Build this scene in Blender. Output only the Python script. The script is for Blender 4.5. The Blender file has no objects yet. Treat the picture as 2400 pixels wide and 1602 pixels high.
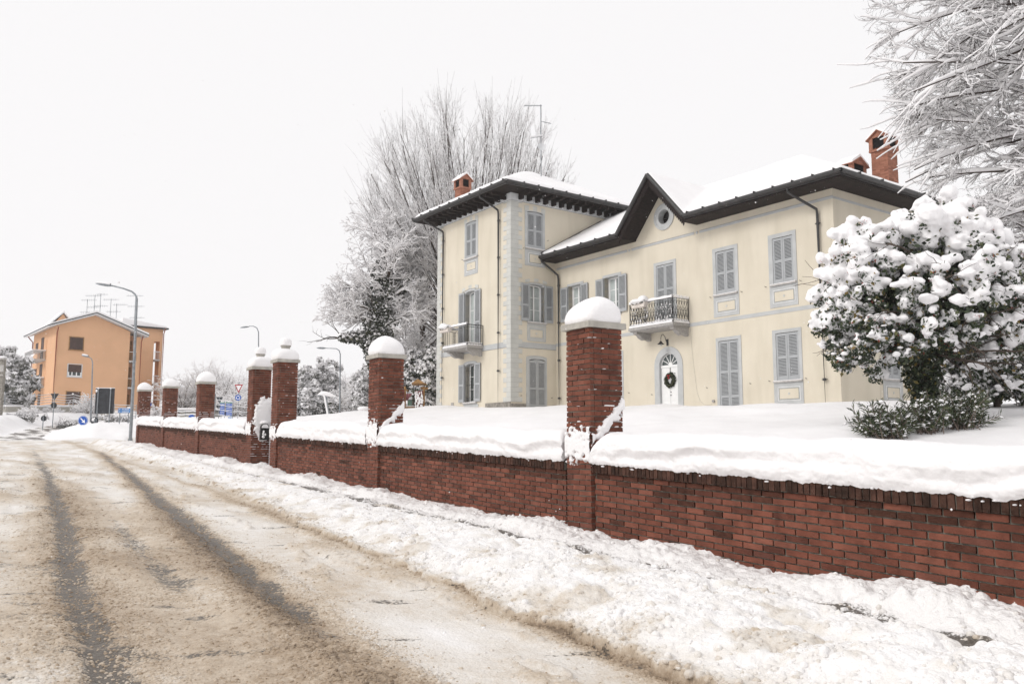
import bpy, math, random
import numpy as np
from mathutils import Vector
D = bpy.data; S = bpy.context.scene; COL = S.collection
rad = math.radians
EZ = 1.55                                    # eye height: all coordinates below are measured from the eye, z up

# ------------------------------------------------------------------ camera, sky, sun, exposure
cam = D.cameras.new("camera"); cam.sensor_width = 36; cam.lens = 30.06; cam.clip_end = 2000
co = D.objects.new("camera", cam); COL.objects.link(co); co.location = (0, 0, EZ)
PIT = math.atan(243 / 2004.); co.rotation_euler = (math.pi / 2 + PIT, 0, 0); S.camera = co
W = D.worlds.new("World"); S.world = W; W.use_nodes = True
nt = W.node_tree; bg = nt.nodes["Background"]
sky = nt.nodes.new("ShaderNodeTexSky"); sky.sky_type = 'NISHITA'; sky.sun_disc = False
sky.sun_elevation = rad(38); sky.sun_rotation = rad(-120); sky.dust_density = 6; sky.air_density = 1
hs = nt.nodes.new("ShaderNodeHueSaturation"); hs.inputs['Saturation'].default_value = .10
cl = nt.nodes.new("ShaderNodeMix"); cl.data_type = 'RGBA'; cl.inputs[0].default_value = .93
cl.inputs[7].default_value = (7.85, 7.74, 7.80, 1)            # even cloud deck in front of the blue
nt.links.new(sky.outputs[0], hs.inputs['Color']); nt.links.new(hs.outputs[0], cl.inputs[6])
nt.links.new(cl.outputs[2], bg.inputs[0]); bg.inputs[1].default_value = .12
sl_ = D.lights.new("sun", 'SUN'); sl_.energy = 1.15; sl_.angle = rad(20); sl_.color = (1, .97, .93)
so = D.objects.new("sun", sl_); COL.objects.link(so)
so.rotation_euler = Vector((.80, .42, -.62)).to_track_quat('-Z', 'Y').to_euler()
S.view_settings.view_transform = 'Standard'; S.view_settings.look = 'None'
S.view_settings.exposure = 0.09; S.view_settings.gamma = 1
S.cycles.volume_bounces = 1; S.cycles.max_bounces = 6; S.cycles.diffuse_bounces = 4; S.cycles.transparent_max_bounces = 8

# ------------------------------------------------------------------ noise
_rs = np.random.RandomState(7)
_P = np.concatenate([_rs.permutation(256)] * 2); _G = _rs.uniform(0, 2 * np.pi, 256)
_GX, _GY = np.cos(_G), np.sin(_G); _R1, _R2 = _rs.rand(256), _rs.rand(256)
def pn(x, y, seed=0):
    x = np.asarray(x, float) + seed * 17.31; y = np.asarray(y, float) - seed * 9.77
    xi = np.floor(x).astype(int); yi = np.floor(y).astype(int); xf = x - xi; yf = y - yi; xi &= 255; yi &= 255
    u = xf * xf * xf * (xf * (xf * 6 - 15) + 10); v = yf * yf * yf * (yf * (yf * 6 - 15) + 10)
    def g(a, b, dx, dy):
        h = _P[_P[(xi + a) & 255] + ((yi + b) & 255)]; return _GX[h] * dx + _GY[h] * dy
    a = g(0, 0, xf, yf); b = g(1, 0, xf - 1, yf); c = g(0, 1, xf, yf - 1); d = g(1, 1, xf - 1, yf - 1)
    return 1.4 * ((a * (1 - u) + b * u) * (1 - v) + (c * (1 - u) + d * u) * v)
def fbm(x, y, o=4, seed=0):
    r = 0; am = 1; f = 1
    for k in range(o): r = r + am * pn(x * f, y * f, seed + k); am *= .5; f *= 2.03
    return r
def cell(x, y, seed=0):                        # rounded lumps, 0..1
    x = x + seed * 5.3; y = y + seed * 3.1
    xi = np.floor(x).astype(int); yi = np.floor(y).astype(int); best = np.full(x.shape, 9.)
    for a in (-1, 0, 1):
        for b in (-1, 0, 1):
            h = _P[_P[(xi + a) & 255] + ((yi + b) & 255)]
            dx = xi + a + _R1[h] - x; dy = yi + b + _R2[h] - y; rr = .6 + .7 * _R2[(h + 77) & 255]
            best = np.minimum(best, (dx * dx + dy * dy) / (rr * rr))
    return np.sqrt(np.clip(1 - best * 1.2, 0, 1))
def sst(a, b, x): q = np.clip((x - a) / (b - a), 0, 1); return q * q * (3 - 2 * q)
def itp(x, xs, ys): return np.interp(x, xs, ys)

# ------------------------------------------------------------------ materials
MAT = {}
def nodemat(name, rough=.7, spec=.3, metal=0.):
    m = D.materials.new(name); m.use_nodes = True; n = m.node_tree.nodes; p = n["Principled BSDF"]
    p.inputs['Roughness'].default_value = rough; p.inputs['Metallic'].default_value = metal
    p.inputs['Specular IOR Level'].default_value = spec; MAT[name] = m
    return m, m.node_tree.nodes, m.node_tree.links, p
def noise_n(n, l, scale, detail=4, coord='Object', stretch=None):
    tc = n.new("ShaderNodeTexCoord"); t = n.new("ShaderNodeTexNoise")
    t.inputs['Scale'].default_value = scale; t.inputs['Detail'].default_value = detail
    if stretch:
        mp = n.new("ShaderNodeMapping"); mp.inputs['Scale'].default_value = stretch
        l.new(tc.outputs[coord], mp.inputs[0]); l.new(mp.outputs[0], t.inputs['Vector'])
    else: l.new(tc.outputs[coord], t.inputs['Vector'])
    return t
def ramp(n, l, src, stops):
    r = n.new("ShaderNodeValToRGB"); e = r.color_ramp.elements
    e[0].position, e[0].color = stops[0][0], (*stops[0][1], 1); e[1].position, e[1].color = stops[-1][0], (*stops[-1][1], 1)
    for p_, c in stops[1:-1]: q = e.new(p_); q.color = (*c, 1)
    l.new(src, r.inputs[0]); return r
def bump(n, l, p, src, strength, dist):
    b = n.new("ShaderNodeBump"); b.inputs['Strength'].default_value = strength; b.inputs['Distance'].default_value = dist
    l.new(src, b.inputs['Height']); l.new(b.outputs[0], p.inputs['Normal']); return b
def simple(name, c, rough=.7, spec=.3, metal=0., var=.12, scale=6, bs=0., bscale=60, stretch=None):
    m, n, l, p = nodemat(name, rough, spec, metal)
    t = noise_n(n, l, scale, 5, stretch=stretch)
    lo = tuple(max(0, v * (1 - var)) for v in c); hi = tuple(min(1, v * (1 + var)) for v in c)
    r = ramp(n, l, t.outputs[0], [(.3, lo), (.7, hi)]); l.new(r.outputs[0], p.inputs['Base Color'])
    if bs:
        t2 = noise_n(n, l, bscale, 4); bump(n, l, p, t2.outputs[0], bs, .02)
    return m
def island(name, stops, rough=.7, spec=.3, mul=None, bs=0, bscale=40):
    m, n, l, p = nodemat(name, rough, spec)
    g = n.new("ShaderNodeNewGeometry"); r = ramp(n, l, g.outputs['Random Per Island'], stops)
    t = noise_n(n, l, mul[0], 4) if mul else None
    if mul:
        r2 = ramp(n, l, t.outputs[0], [(.3, (mul[1],) * 3), (.65, (1, 1, 1))])
        mx = n.new("ShaderNodeMix"); mx.data_type = 'RGBA'; mx.blend_type = 'MULTIPLY'; mx.inputs[0].default_value = 1
        l.new(r.outputs[0], mx.inputs[6]); l.new(r2.outputs[0], mx.inputs[7]); l.new(mx.outputs[2], p.inputs['Base Color'])
    else: l.new(r.outputs[0], p.inputs['Base Color'])
    if bs: t2 = noise_n(n, l, bscale, 5); bump(n, l, p, t2.outputs[0], bs, .01)
    return m
# snow
m, n, l, p = nodemat('snow', .55, .25)
t = noise_n(n, l, 1.2, 5); r = ramp(n, l, t.outputs[0], [(.3, (.86, .845, .85)), (.7, (.90, .89, .895))]); l.new(r.outputs[0], p.inputs['Base Color'])
t2 = noise_n(n, l, 30, 8); bump(n, l, p, t2.outputs[0], .4, .02)
# ground snow / slush with the traffic's dirt and bare wet asphalt as attributes
m, n, l, p = nodemat('slush', .5, .3)
at1 = n.new("ShaderNodeAttribute"); at1.attribute_name = 'dirt'; at2 = n.new("ShaderNodeAttribute"); at2.attribute_name = 'wet'
t = noise_n(n, l, 9, 6); tf = noise_n(n, l, 42, 5)
def mth(op, a, b, clampv=False):
    q = n.new("ShaderNodeMath"); q.operation = op; q.use_clamp = clampv
    for i_, v in enumerate((a, b)):
        if hasattr(v, 'links') or hasattr(v, 'is_linked'): l.new(v, q.inputs[i_])
        else: q.inputs[i_].default_value = v
    return q.outputs[0]
nn = mth('SUBTRACT', mth('ADD', mth('MULTIPLY', t.outputs[0], .55), mth('MULTIPLY', tf.outputs[0], .5)), .525)
df = mth('ADD', at1.outputs['Fac'], mth('MULTIPLY', nn, mth('ADD', mth('MULTIPLY', at1.outputs['Fac'], 1.6), .04)), True)
tc_ = n.new('ShaderNodeTexCoord'); vo = n.new('ShaderNodeTexVoronoi'); vo.inputs['Scale'].default_value = 26; vo.inputs['Randomness'].default_value = 1; l.new(tc_.outputs['Object'], vo.inputs['Vector'])
vo2 = n.new('ShaderNodeTexVoronoi'); vo2.inputs['Scale'].default_value = 60; l.new(tc_.outputs['Object'], vo2.inputs['Vector'])
gr = mth('ADD', mth('MULTIPLY', vo.outputs['Distance'], .6), mth('MULTIPLY', vo2.outputs['Distance'], .45))
wr = mth('ADD', at2.outputs['Fac'], mth('MULTIPLY', mth('MULTIPLY', mth('MULTIPLY', at2.outputs['Fac'], 4.0, True), mth('ADD', nn, mth('MULTIPLY', mth('SUBTRACT', gr, .42), 1.2))), 1.1))
mr_ = n.new('ShaderNodeMapRange'); mr_.interpolation_type = 'SMOOTHSTEP'; mr_.inputs[1].default_value = .25; mr_.inputs[2].default_value = .80; mr_.inputs[4].default_value = .93; l.new(wr, mr_.inputs[0]); wf = mr_.outputs[0]
r1 = ramp(n, l, df, [(0, (.86, .845, .84)), (.2, (.72, .68, .63)), (.45, (.54, .455, .36)), (.75, (.36, .275, .195)), (1, (.20, .15, .105))])
t3 = noise_n(n, l, 120, 3); r3 = ramp(n, l, t3.outputs[0], [(.36, (.032, .027, .022)), (.6, (.125, .106, .086))])
mx = n.new("ShaderNodeMix"); mx.data_type = 'RGBA'; l.new(wf, mx.inputs[0]); l.new(r1.outputs[0], mx.inputs[6]); l.new(r3.outputs[0], mx.inputs[7])
l.new(mx.outputs[2], p.inputs['Base Color'])
rr = n.new("ShaderNodeMapRange"); rr.inputs[3].default_value = .6; rr.inputs[4].default_value = .42; l.new(wf, rr.inputs[0]); l.new(rr.outputs[0], p.inputs['Roughness'])
bh = mth('SUBTRACT', mth('MULTIPLY', tf.outputs[0], .5), gr); bump(n, l, p, bh, .38, .03)
# stucco
m, n, l, p = nodemat('cream_stucco', .85, .15)
t = noise_n(n, l, .7, 6); t2 = noise_n(n, l, 2.2, 4, stretch=(1, 1, .15))
r = ramp(n, l, t.outputs[0], [(.3, (.635, .575, .468)), (.7, (.695, .636, .525))]); r2 = ramp(n, l, t2.outputs[0], [(.28, (.925, .925, .915)), (.55, (1, 1, 1))])
mx = n.new("ShaderNodeMix"); mx.data_type = 'RGBA'; mx.blend_type = 'MULTIPLY'; mx.inputs[0].default_value = 1
l.new(r.outputs[0], mx.inputs[6]); l.new(r2.outputs[0], mx.inputs[7]); l.new(mx.outputs[2], p.inputs['Base Color'])
t3 = noise_n(n, l, 70, 4); bump(n, l, p, t3.outputs[0], .25, .01)
simple('blue_trim', (.475, .484, .483), .8, .2, var=.07, scale=3, bs=.15)
simple('pale_quoin', (.55, .55, .52), .85, .15, var=.07, scale=2.5, bs=.2)
simple('quoin_joint', (.30, .31, .30), .9, .1)
simple('frieze_grey', (.62, .63, .64), .8, .2, var=.05); simple('ornament_grey', (.30, .31, .33), .8, .2); simple('ornament_white', (.85, .85, .84), .8, .2)
simple('shutter_paint', (.375, .388, .398), .5, .35, var=.05, scale=4)
simple('sill_stone', (.46, .44, .42), .8, .2, var=.15, scale=8)
simple('white_paint', (.80, .80, .79), .45, .4, var=.03)
simple('dark_metal', (.022, .021, .021), .4, .4, var=.3)
simple('gutter_metal', (.040, .038, .038), .45, .4, var=.35, scale=5)
simple('dark_wood', (.016, .010, .009), .7, .2, var=.6, scale=5, stretch=(1, 1, 6), bs=.3)
simple('bracket_stone', (.36, .345, .33), .85, .2, var=.2, scale=12, bs=.4)
simple('plinth_stone', (.27, .25, .22), .9, .2, var=.4, scale=7, bs=.6)
m, n, l, p = nodemat('window_glass', .08, .6); p.inputs['Base Color'].default_value = (.07, .085, .085, 1)
simple('curtain', (.40, .44, .43), .5, .5, var=.15, scale=3)
simple('concrete', (.42, .40, .36), .85, .2, var=.16, scale=10, bs=.3, bscale=90)
simple('grey_steel', (.26, .28, .30), .45, .4, metal=.3, var=.2, scale=8)
simple('sign_back', (.035, .038, .045), .5, .4, var=.4, scale=4)
simple('sign_blue', (.010, .09, .42), .4, .4, var=.03); simple('sign_light_blue', (.02, .22, .60), .4, .4, var=.03); simple('sign_white', (.85, .85, .86), .5, .3, var=.02)
simple('sign_red', (.40, .015, .02), .4, .4, var=.03); simple('sign_green', (.01, .20, .12), .4, .4, var=.03)
simple('sign_orange', (.90, .40, .02), .5, .3, var=.03)
simple('orange_render', (.68, .41, .245), .85, .15, var=.05, scale=.6, bs=.1)
simple('brown_pipe', (.26, .065, .03), .5, .3); simple('brown_blind', (.075, .045, .038), .6, .3, var=.2, scale=3)
simple('grey_render', (.50, .49, .48), .85, .2); simple('beam_wood', (.30, .17, .07), .8, .2, var=.3)
simple('net_pink', (.42, .18, .19), .9, .1, var=.25, scale=9); simple('green_paint', (.16, .26, .20), .8, .2, var=.2)
simple('yellow_render', (.78, .60, .26), .85, .15)
simple('planter', (.66, .60, .55), .8, .2, var=.06)
simple('bark', (.085, .066, .055), .9, .15, var=.4, scale=9, bs=.5)
simple('twig', (.06, .045, .038), .85, .2, var=.35, scale=5)
simple('twig_dark', (.035, .026, .023), .85, .2, var=.35, scale=5)
simple('twig_pale', (.17, .135, .115), .85, .2, var=.3, scale=3)
simple('berry', (.42, .02, .012), .4, .5, var=.2)
simple('terracotta', (.33, .15, .10), .8, .2, var=.25, scale=9)
simple('near_black', (.012, .011, .011), .9, .1)  # plain near-black; also painted in as the shade behind shutter slats
simple('mortar', (.17, .165, .14), .95, .1, var=.35, scale=18, bs=.5)
brk = [(0, (.115, .041, .027)), (.3, (.175, .060, .038)), (.6, (.205, .071, .045)), (.85, (.25, .092, .060)), (1, (.145, .056, .040))]
island('brick', brk, .8, .2, (7, .62), .7, 45)
island('dark_brick', [(0, (.075, .033, .022)), (.5, (.10, .040, .027)), (1, (.125, .050, .033))], .9, .15, (12, .55), .9, 50)
island('coping_brick', [(0, (.045, .026, .019)), (.5, (.075, .038, .027)), (1, (.115, .058, .042))], .9, .15, (14, .5), 1.0, 60)
island('chimney_brick', [(0, (.24, .10, .065)), (.5, (.32, .14, .09)), (1, (.40, .18, .12))], .8, .2, (9, .8), .3)
island('dark_leaf', [(0, (.012, .018, .010)), (.5, (.025, .036, .016)), (.85, (.045, .055, .022)), (1, (.08, .075, .03))], .5, .4)
island('holly_leaf', [(0, (.014, .024, .012)), (.5, (.028, .045, .020)), (.8, (.05, .07, .03)), (.93, (.10, .10, .03)), (1, (.26, .16, .03))], .4, .5)
island('oleander_leaf', [(0, (.02, .032, .014)), (.5, (.045, .06, .025)), (1, (.085, .10, .04))], .45, .4)
island('grey_leaf', [(0, (.10, .105, .09)), (.5, (.22, .22, .20)), (1, (.40, .39, .37))], .7, .2)
island('slush_crumb', [(0, (.20, .15, .105)), (.3, (.36, .285, .21)), (.6, (.54, .47, .39)), (.85, (.68, .63, .57)), (1, (.80, .77, .74))], .6, .3)
island('bank_crumb', [(0, (.70, .66, .60)), (.15, (.80, .78, .76)), (1, (.87, .855, .85))], .6, .3)
island('snow_bits', [(0, (.80, .79, .80)), (1, (.90, .89, .895))], .7, .1)

# ------------------------------------------------------------------ mesh building
def fr(o, ex, ey=(0, 0, 0), ez=(0, 0, 1)):
    M_ = np.array([ex, ey, ez], float); o = np.array(o, float)
    return lambda P: o + np.atleast_2d(np.asarray(P, float)) @ M_
WF = fr((0, 0, 0), (1, 0, 0), (0, 1, 0))
class M:
    def __init__(s): s.V = []; s.F = []; s.m = []; s.n = 0; s.sm = []
    def add(s, v, f, mat=0, smooth=False):
        v = np.asarray(v, float).reshape(-1, 3); s.V.append(v)
        if isinstance(f, np.ndarray): f = f + s.n; s.F.append(f); k = len(f)
        else: s.F.append([tuple(i + s.n for i in q) for q in f]); k = len(f)
        s.m.append(np.full(k, mat)); s.sm.append(np.full(k, smooth)); s.n += len(v); return s
    def box(s, F, x0, x1, y0, y1, z0, z1, mat=0, shear=0, jit=0):
        v = np.array([(x, y, z) for x in (x0, x1) for y in (y0, y1) for z in (z0, z1)], float)
        if shear: v[:, 2] += shear * v[:, 0]
        if jit: v += np.random.uniform(-jit, jit, v.shape)
        return s.add(F(v), [(0, 1, 3, 2), (4, 6, 7, 5), (0, 4, 5, 1), (2, 3, 7, 6), (0, 2, 6, 4), (1, 5, 7, 3)], mat)
    def prism(s, F, poly, y0, y1, mat=0):                 # poly in (x,z), extruded along y
        k = len(poly); v = [(x, y0, z) for x, z in poly] + [(x, y1, z) for x, z in poly]
        f = [tuple(range(k))[::-1], tuple(range(k, 2 * k))] + [(i, (i + 1) % k, k + (i + 1) % k, k + i) for i in range(k)]
        return s.add(F(v), f, mat)
    def ring(s, F, outer, inner, y0, y1, mat=0):          # frame between two same-length outlines
        k = len(outer); v = [(x, y1, z) for x, z in outer] + [(x, y1, z) for x, z in inner] + [(x, y0, z) for x, z in outer] + [(x, y0, z) for x, z in inner]
        f = []
        for i in range(k):
            j = (i + 1) % k
            f += [(i, j, k + j, k + i), (2 * k + i, 2 * k + j, j, i), (k + i, k + j, 3 * k + j, 3 * k + i)]
        return s.add(F(v), f, mat)
    def tubes(s, P, R, nside=5, mat=0, flat=1., smooth=True):  # P (N,K,3), R (N,K)
        P = np.asarray(P, float); R = np.asarray(R, float)
        if P.ndim == 2: P = P[None]
        if R.ndim < 2: R = np.broadcast_to(R, P.shape[:2]) if R.ndim == 0 else np.broadcast_to(R[None], P.shape[:2])
        N, K = P.shape[:2]; T = np.gradient(P, axis=1); T /= np.linalg.norm(T, axis=2, keepdims=True) + 1e-9
        up = np.zeros_like(T); up[..., 2] = 1; vert = np.abs(T[:, :, 2]).mean(1) > .97; up[vert] = (1, 0, 0)
        A = np.cross(T, up); A /= np.linalg.norm(A, axis=2, keepdims=True) + 1e-9; B = np.cross(A, T)
        th = np.arange(nside) * 2 * np.pi / nside + .3
        V = P[:, :, None] + R[:, :, None, None] * (A[:, :, None] * np.cos(th)[None, None, :, None] + flat * B[:, :, None] * np.sin(th)[None, None, :, None])
        idx = np.arange(N * K * nside).reshape(N, K, nside); nx = np.roll(idx, -1, axis=2)
        f = np.stack([idx[:, :-1], nx[:, :-1], nx[:, 1:], idx[:, 1:]], -1).reshape(-1, 4)
        s.add(V.reshape(-1, 3), f, mat, smooth)
        if nside <= 6 and K < 60 and N < 400:
            for e in (0, K - 1): s.F.append([tuple(int(q) + s.n - N * K * nside for q in idx[i, e]) for i in range(N)]); s.m.append(np.full(N, mat)); s.sm.append(np.full(N, False))
        return s
    def tube(s, path, r, n=6, mat=0, flat=1.): return s.tubes(np.array(path, float)[None], np.broadcast_to(np.array(r, float), (1, len(path))), n, mat, flat)
    def grid(s, V, mat=0, smooth=True, closed=False):     # V (A,B,3)
        A_, B_ = V.shape[:2]; idx = np.arange(A_ * B_).reshape(A_, B_)
        if closed: nx = np.roll(idx, -1, axis=1); f = np.stack([idx[:-1], nx[:-1], nx[1:], idx[1:]], -1).reshape(-1, 4)
        else: f = np.stack([idx[:-1, :-1], idx[:-1, 1:], idx[1:, 1:], idx[1:, :-1]], -1).reshape(-1, 4)
        return s.add(V.reshape(-1, 3), f, mat, smooth)
    def quads(s, C, size, mat=0, seed=0, flat=0., asp=1.6, up=None):  # little leaves: randomly turned quads
        rs = np.random.RandomState(seed); N = len(C); a = rs.normal(size=(N, 3)); b = rs.normal(size=(N, 3))
        if flat: a[:, 2] *= (1 - flat); b[:, 2] *= (1 - flat)
        a /= np.linalg.norm(a, axis=1, keepdims=True); b -= a * (a * b).sum(1, keepdims=True); b /= np.linalg.norm(b, axis=1, keepdims=True)
        sz = (np.asarray(size) * rs.uniform(.6, 1.3, N))[:, None] * .5
        V = np.stack([C - a * sz * asp, C - b * sz * .8, C + a * sz * asp, C + b * sz * .8], 1)
        f = np.arange(4 * N).reshape(N, 4); return s.add(V.reshape(-1, 3), f, mat)
    def disc(s, F, cx, cz, r, y0, y1, n=24, mat=0): return s.prism(F, [(cx + r * math.cos(i * 2 * math.pi / n), cz + r * math.sin(i * 2 * math.pi / n)) for i in range(n)], y0, y1, mat)
    def blob(s, c, r, n=10, m_=6, mat=0, seed=0, am=.12):
        th, ph = np.meshgrid(np.linspace(0, np.pi, m_), np.arange(n) * 2 * np.pi / n, indexing='ij')
        d = np.stack([np.sin(th) * np.cos(ph), np.sin(th) * np.sin(ph), np.cos(th)], -1)
        k = 1 + am * pn(d[..., 0] * 2 + seed, d[..., 1] * 2 + d[..., 2] * 1.7, seed)
        return s.grid(np.array(c) + d * np.array(r) * k[..., None], mat, True, True)
    def build(s, name, mats, par=None, loc=None):
        if isinstance(mats, str): mats = [mats]
        V = np.concatenate(s.V) if s.V else np.zeros((0, 3)); V = V.copy(); V[:, 2] += EZ
        org = np.zeros(3)
        if par is not None:
            r_ = par
            while r_.parent: r_ = r_.parent
            org = np.array(r_['_o'])
        elif loc is not None: org = np.array(loc, float) + (0, 0, EZ)
        V -= org
        me = D.meshes.new(name)
        cnt = []; lp = []
        for f in s.F:
            if isinstance(f, np.ndarray): cnt.append(np.full(len(f), f.shape[1])); lp.append(f.reshape(-1))
            else:
                cnt.append(np.array([len(q) for q in f], int)); lp.append(np.array([i for q in f for i in q], int))
        cnt = np.concatenate(cnt); lp = np.concatenate(lp)
        me.vertices.add(len(V)); me.vertices.foreach_set('co', V.astype(np.float32).reshape(-1))
        me.loops.add(len(lp)); me.loops.foreach_set('vertex_index', lp.astype(np.int32))
        me.polygons.add(len(cnt)); st = np.zeros(len(cnt), np.int32); st[1:] = np.cumsum(cnt)[:-1]
        me.polygons.foreach_set('loop_start', st)
        me.polygons.foreach_set('material_index', np.concatenate(s.m).astype(np.int32))
        me.polygons.foreach_set('use_smooth', np.concatenate(s.sm).astype(bool))
        for q in mats: me.materials.append(MAT[q])
        me.update(calc_edges=True); me.validate()
        o = D.objects.new(name, me); COL.objects.link(o)
        if par is not None: o.parent = par
        else: o.location = org; o['_o'] = tuple(org)
        return o
def tag(o, label=None, cat=None, group=None, kind=None):
    if label: o['label'] = label
    if cat: o['category'] = cat
    if group: o['group'] = group
    if kind: o['kind'] = kind
    return o
def thing(name, loc, label, cat, group=None):
    o = D.objects.new(name, None); COL.objects.link(o); o.empty_display_size = .3
    o.location = (loc[0], loc[1], loc[2] + EZ); o['_o'] = (loc[0], loc[1], loc[2] + EZ)
    return tag(o, label, cat, group)
def copy_tree(o, parent=None):
    c = o.copy(); COL.objects.link(c)
    if parent: c.parent = parent
    for ch in [q for q in D.objects if q.parent == o]: copy_tree(ch, c)
    return c
cp, sp = math.cos(PIT), math.sin(PIT)
def at(px, py, Y):                                 # a point Y metres ahead, where it stands in the world
    a = (px - 1200) / 2004.; b = (801 - py) / 2004.; r_ = np.array([a, cp - b * sp, sp + b * cp]); return r_ / r_[1] * Y

# ------------------------------------------------------------------ the ground: street, ploughed verge, garden
TH = rad(32); Dw = np.array([-math.sin(TH), math.cos(TH), 0]); Nw = np.array([math.cos(TH), math.sin(TH), 0]); Ow = np.array([.95, 10.5, 0])
SL = .0346
def ts(x, y):
    x = x - Ow[0]; y = y - Ow[1]; return x * Dw[0] + y * Dw[1], -(x * Nw[0] + y * Nw[1])
def xy(t, s): return Ow[0] + Dw[0] * t - Nw[0] * s, Ow[1] + Dw[1] * t - Nw[1] * s
def zl(t): return -1.08 + SL * np.minimum(t, 45) + .0547 * np.maximum(t - 45, 0)
def edge(t): return itp(t, [-40, -9, -3.9, -1.5, .9, 5.6, 12, 20, 28, 34, 36.3, 36.8, 39.2, 40.2, 46, 57, 68, 120], [2.9, 2.75, 2.85, 2.85, 2.74, 2.36, 2.05, 1.95, 2.1, 2.1, 1.4, -30, -30, 3.1, 3.2, 1.9, -2, -40])
def left(t): return itp(t, [-40, 24, 34, 44, 57, 70, 120], [12, 9.5, 7.2, 5.5, 3.8, .6, -30])
def ground(x, y, fine=True):
    t, s = ts(x, y); z0 = zl(t); r = np.hypot(x, y)
    e = edge(t) + .16 * pn(t * 1.3, s * .5, 3) + .07 * pn(t * 5, s * 3, 4)
    lf = left(t) + .3 * pn(t * .6, s * .4, 8)
    # street
    lum = .5 * cell(t * 5.5, s * 8, 1) + .35 * cell(t * 12, s * 15, 2) + .3 * cell(t * 22, s * 27, 5) if fine else 0 * t
    big = fbm(t * .35, s * 1.3, 4, 21)
    dr = .05 * pn(t * .25, 0 * t, 31)
    tr = lambda c, w: np.exp(-((s - c - dr) / w) ** 2)
    c1 = itp(t, [-9, -2.8, 0, 2.9, 8.3, 17, 30], [5.75, 5.64, 5.53, 5.4, 5.1, 4.78, 4.4])
    c2 = itp(t, [-9, -3, .4, 4.4, 11.8, 26, 30], [4.4, 4.3, 4.06, 3.8, 3.28, 2.4, 2.3])
    c3 = itp(t, [-9, -4, -1.8, 3, 10, 30], [2.98, 2.9, 2.72, 2.63, 2.45, 2.6])
    fade1 = itp(t, [-9, 4, 9, 16, 26, 34], [1, 1, .9, .6, .35, .1]); fade2 = itp(t, [-9, -2.6, -1.5, 2.5, 6, 12, 24, 30], [.15, .4, .9, .95, .85, .65, .55, .2])
    k1 = tr(c1, .13) * fade1; k2 = tr(c2, .14) * fade2
    km = tr(itp(t, [-9, 5, 9], [4.9, 4.72, 4.6]), .13) * itp(t, [-3, -1, 0, 3.5, 5.5], [0, .25, .6, .55, 0]); k3 = tr(c3, .10) * itp(t, [-9, -2, 6, 14], [.7, .75, .5, .25])
    k0 = .55 * tr(6.25 + .1 * np.sin(t * .2), .09) * itp(t, [-9, 2, 12, 24], [.3, .7, .9, .3]) + tr(6.95, .3) * itp(t, [-9, 3, 9], [.45, .5, .15]) * (pn(t * 5, s * .8, 44) > -.1)
    far = sst(38, 46, t)
    trk = np.clip(k1 + k2 + 1.05 * km + k0, 0, 1)
    rough = np.clip(.45 + 1.0 * big + .35 * (tr(c1 + .3, .25) + tr(c2 - .22, .14) + tr(c2 + .25, .2) + tr(c3 - .05, .2)) - .45 * itp(s, [2.7, 3.1, 3.8, 4.2], [0, 1, 1, 0]) * (big < .25), .07, 1.2) * (1 - far * .8)
    th = .045 + .010 * big + .045 * rough * lum - trk * (.036 + .025 * rough * lum) + .006 * fbm(t * 1.5, s * 2, 3, 9)
    zr = z0 - .15 + np.maximum(th, .003) - .004
    dirt = np.clip(.195 + .20 * fbm(t * .5, s * 1.1, 4, 13) + .17 * itp(t, [-9, 0, 6, 14, 24, 34], [1, .95, .7, .4, .2, .08]) + .30 * k2 + .25 * tr(c1, .35) * fade1
        + .6 * k3 + .45 * tr(c2 + .12, .22) * fade2 + .20 * tr(4.7, .8) * itp(t, [-4, 0, 8, 14], [.6, 1, .7, 0]) - .10 * itp(s, [2.9, 3.2, 3.7, 4], [0, 1, 1, 0]) * itp(t, [-5, -2, 4, 8], [1, .6, .3, .0])
        + .12 * rough * lum - .05, 0, 1) * (1 - .75 * far)
    blot = sst(.42, .8, fbm(x * .9, y * 3.2, 4, 55)) * itp(t, [-9, 20, 30], [.42, .38, .2]) + .34 * sst(.0, .7, fbm(x * .8, y * 2.4, 4, 58)) * sst(4.2, 5.2, s)
    wet = np.clip(1.45 * k1 * (.75 + .5 * pn(t * 2, s * 6, 6)) + 1.45 * k2 * (.75 + .6 * pn(t * 2, s * 6, 7)) + .8 * km + .45 * k3 * (pn(t * 4, s * 6, 10) > .05) + .5 * k0 + blot - .25 * rough * lum, 0, 1)
    wet = np.clip(wet + far * (.35 + .8 * fbm(t * .3, s * 1.3, 3, 71)), 0, 1)
    # ploughed snow between the street and the wall
    q = np.clip((e - s) / 1.55, 0, 1)
    ridge = np.where(s > e - 1.55, np.sin(np.clip(q, 0, 1) * np.pi * .5) ** .8, 0) * sst(.85, 1.4, s)
    hump = itp(t, [-9, -2, 6, 20, 34, 36], [.055, .04, .02, .06, .15, .12])
    bl = .20 * cell(t * 2.3, s * 2.8, 11) + .13 * cell(t * 5, s * 5.6, 12) + .07 * cell(t * 11, s * 12, 13) + .045 * cell(t * 23, s * 25, 14) if fine else 0 * t
    zb = z0 - .13 + (hump + .10) * ridge * (1 + .35 * fbm(t * .7, s * .9, 3, 15)) + bl * (.25 + .75 * np.clip(ridge * 1.6, 0, 1)) * itp(t, [-9, -2, 4, 14, 24], [.40, .36, .28, .32, .4]) * sst(0, .25, e - s + .1)
    foot = sst(.60, .30, s + .10 * pn(t * 2.2, 0 * t, 33)) * np.clip(.55 + .7 * pn(t * .55, 0 * t, 16), .1, 1.2)
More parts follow.
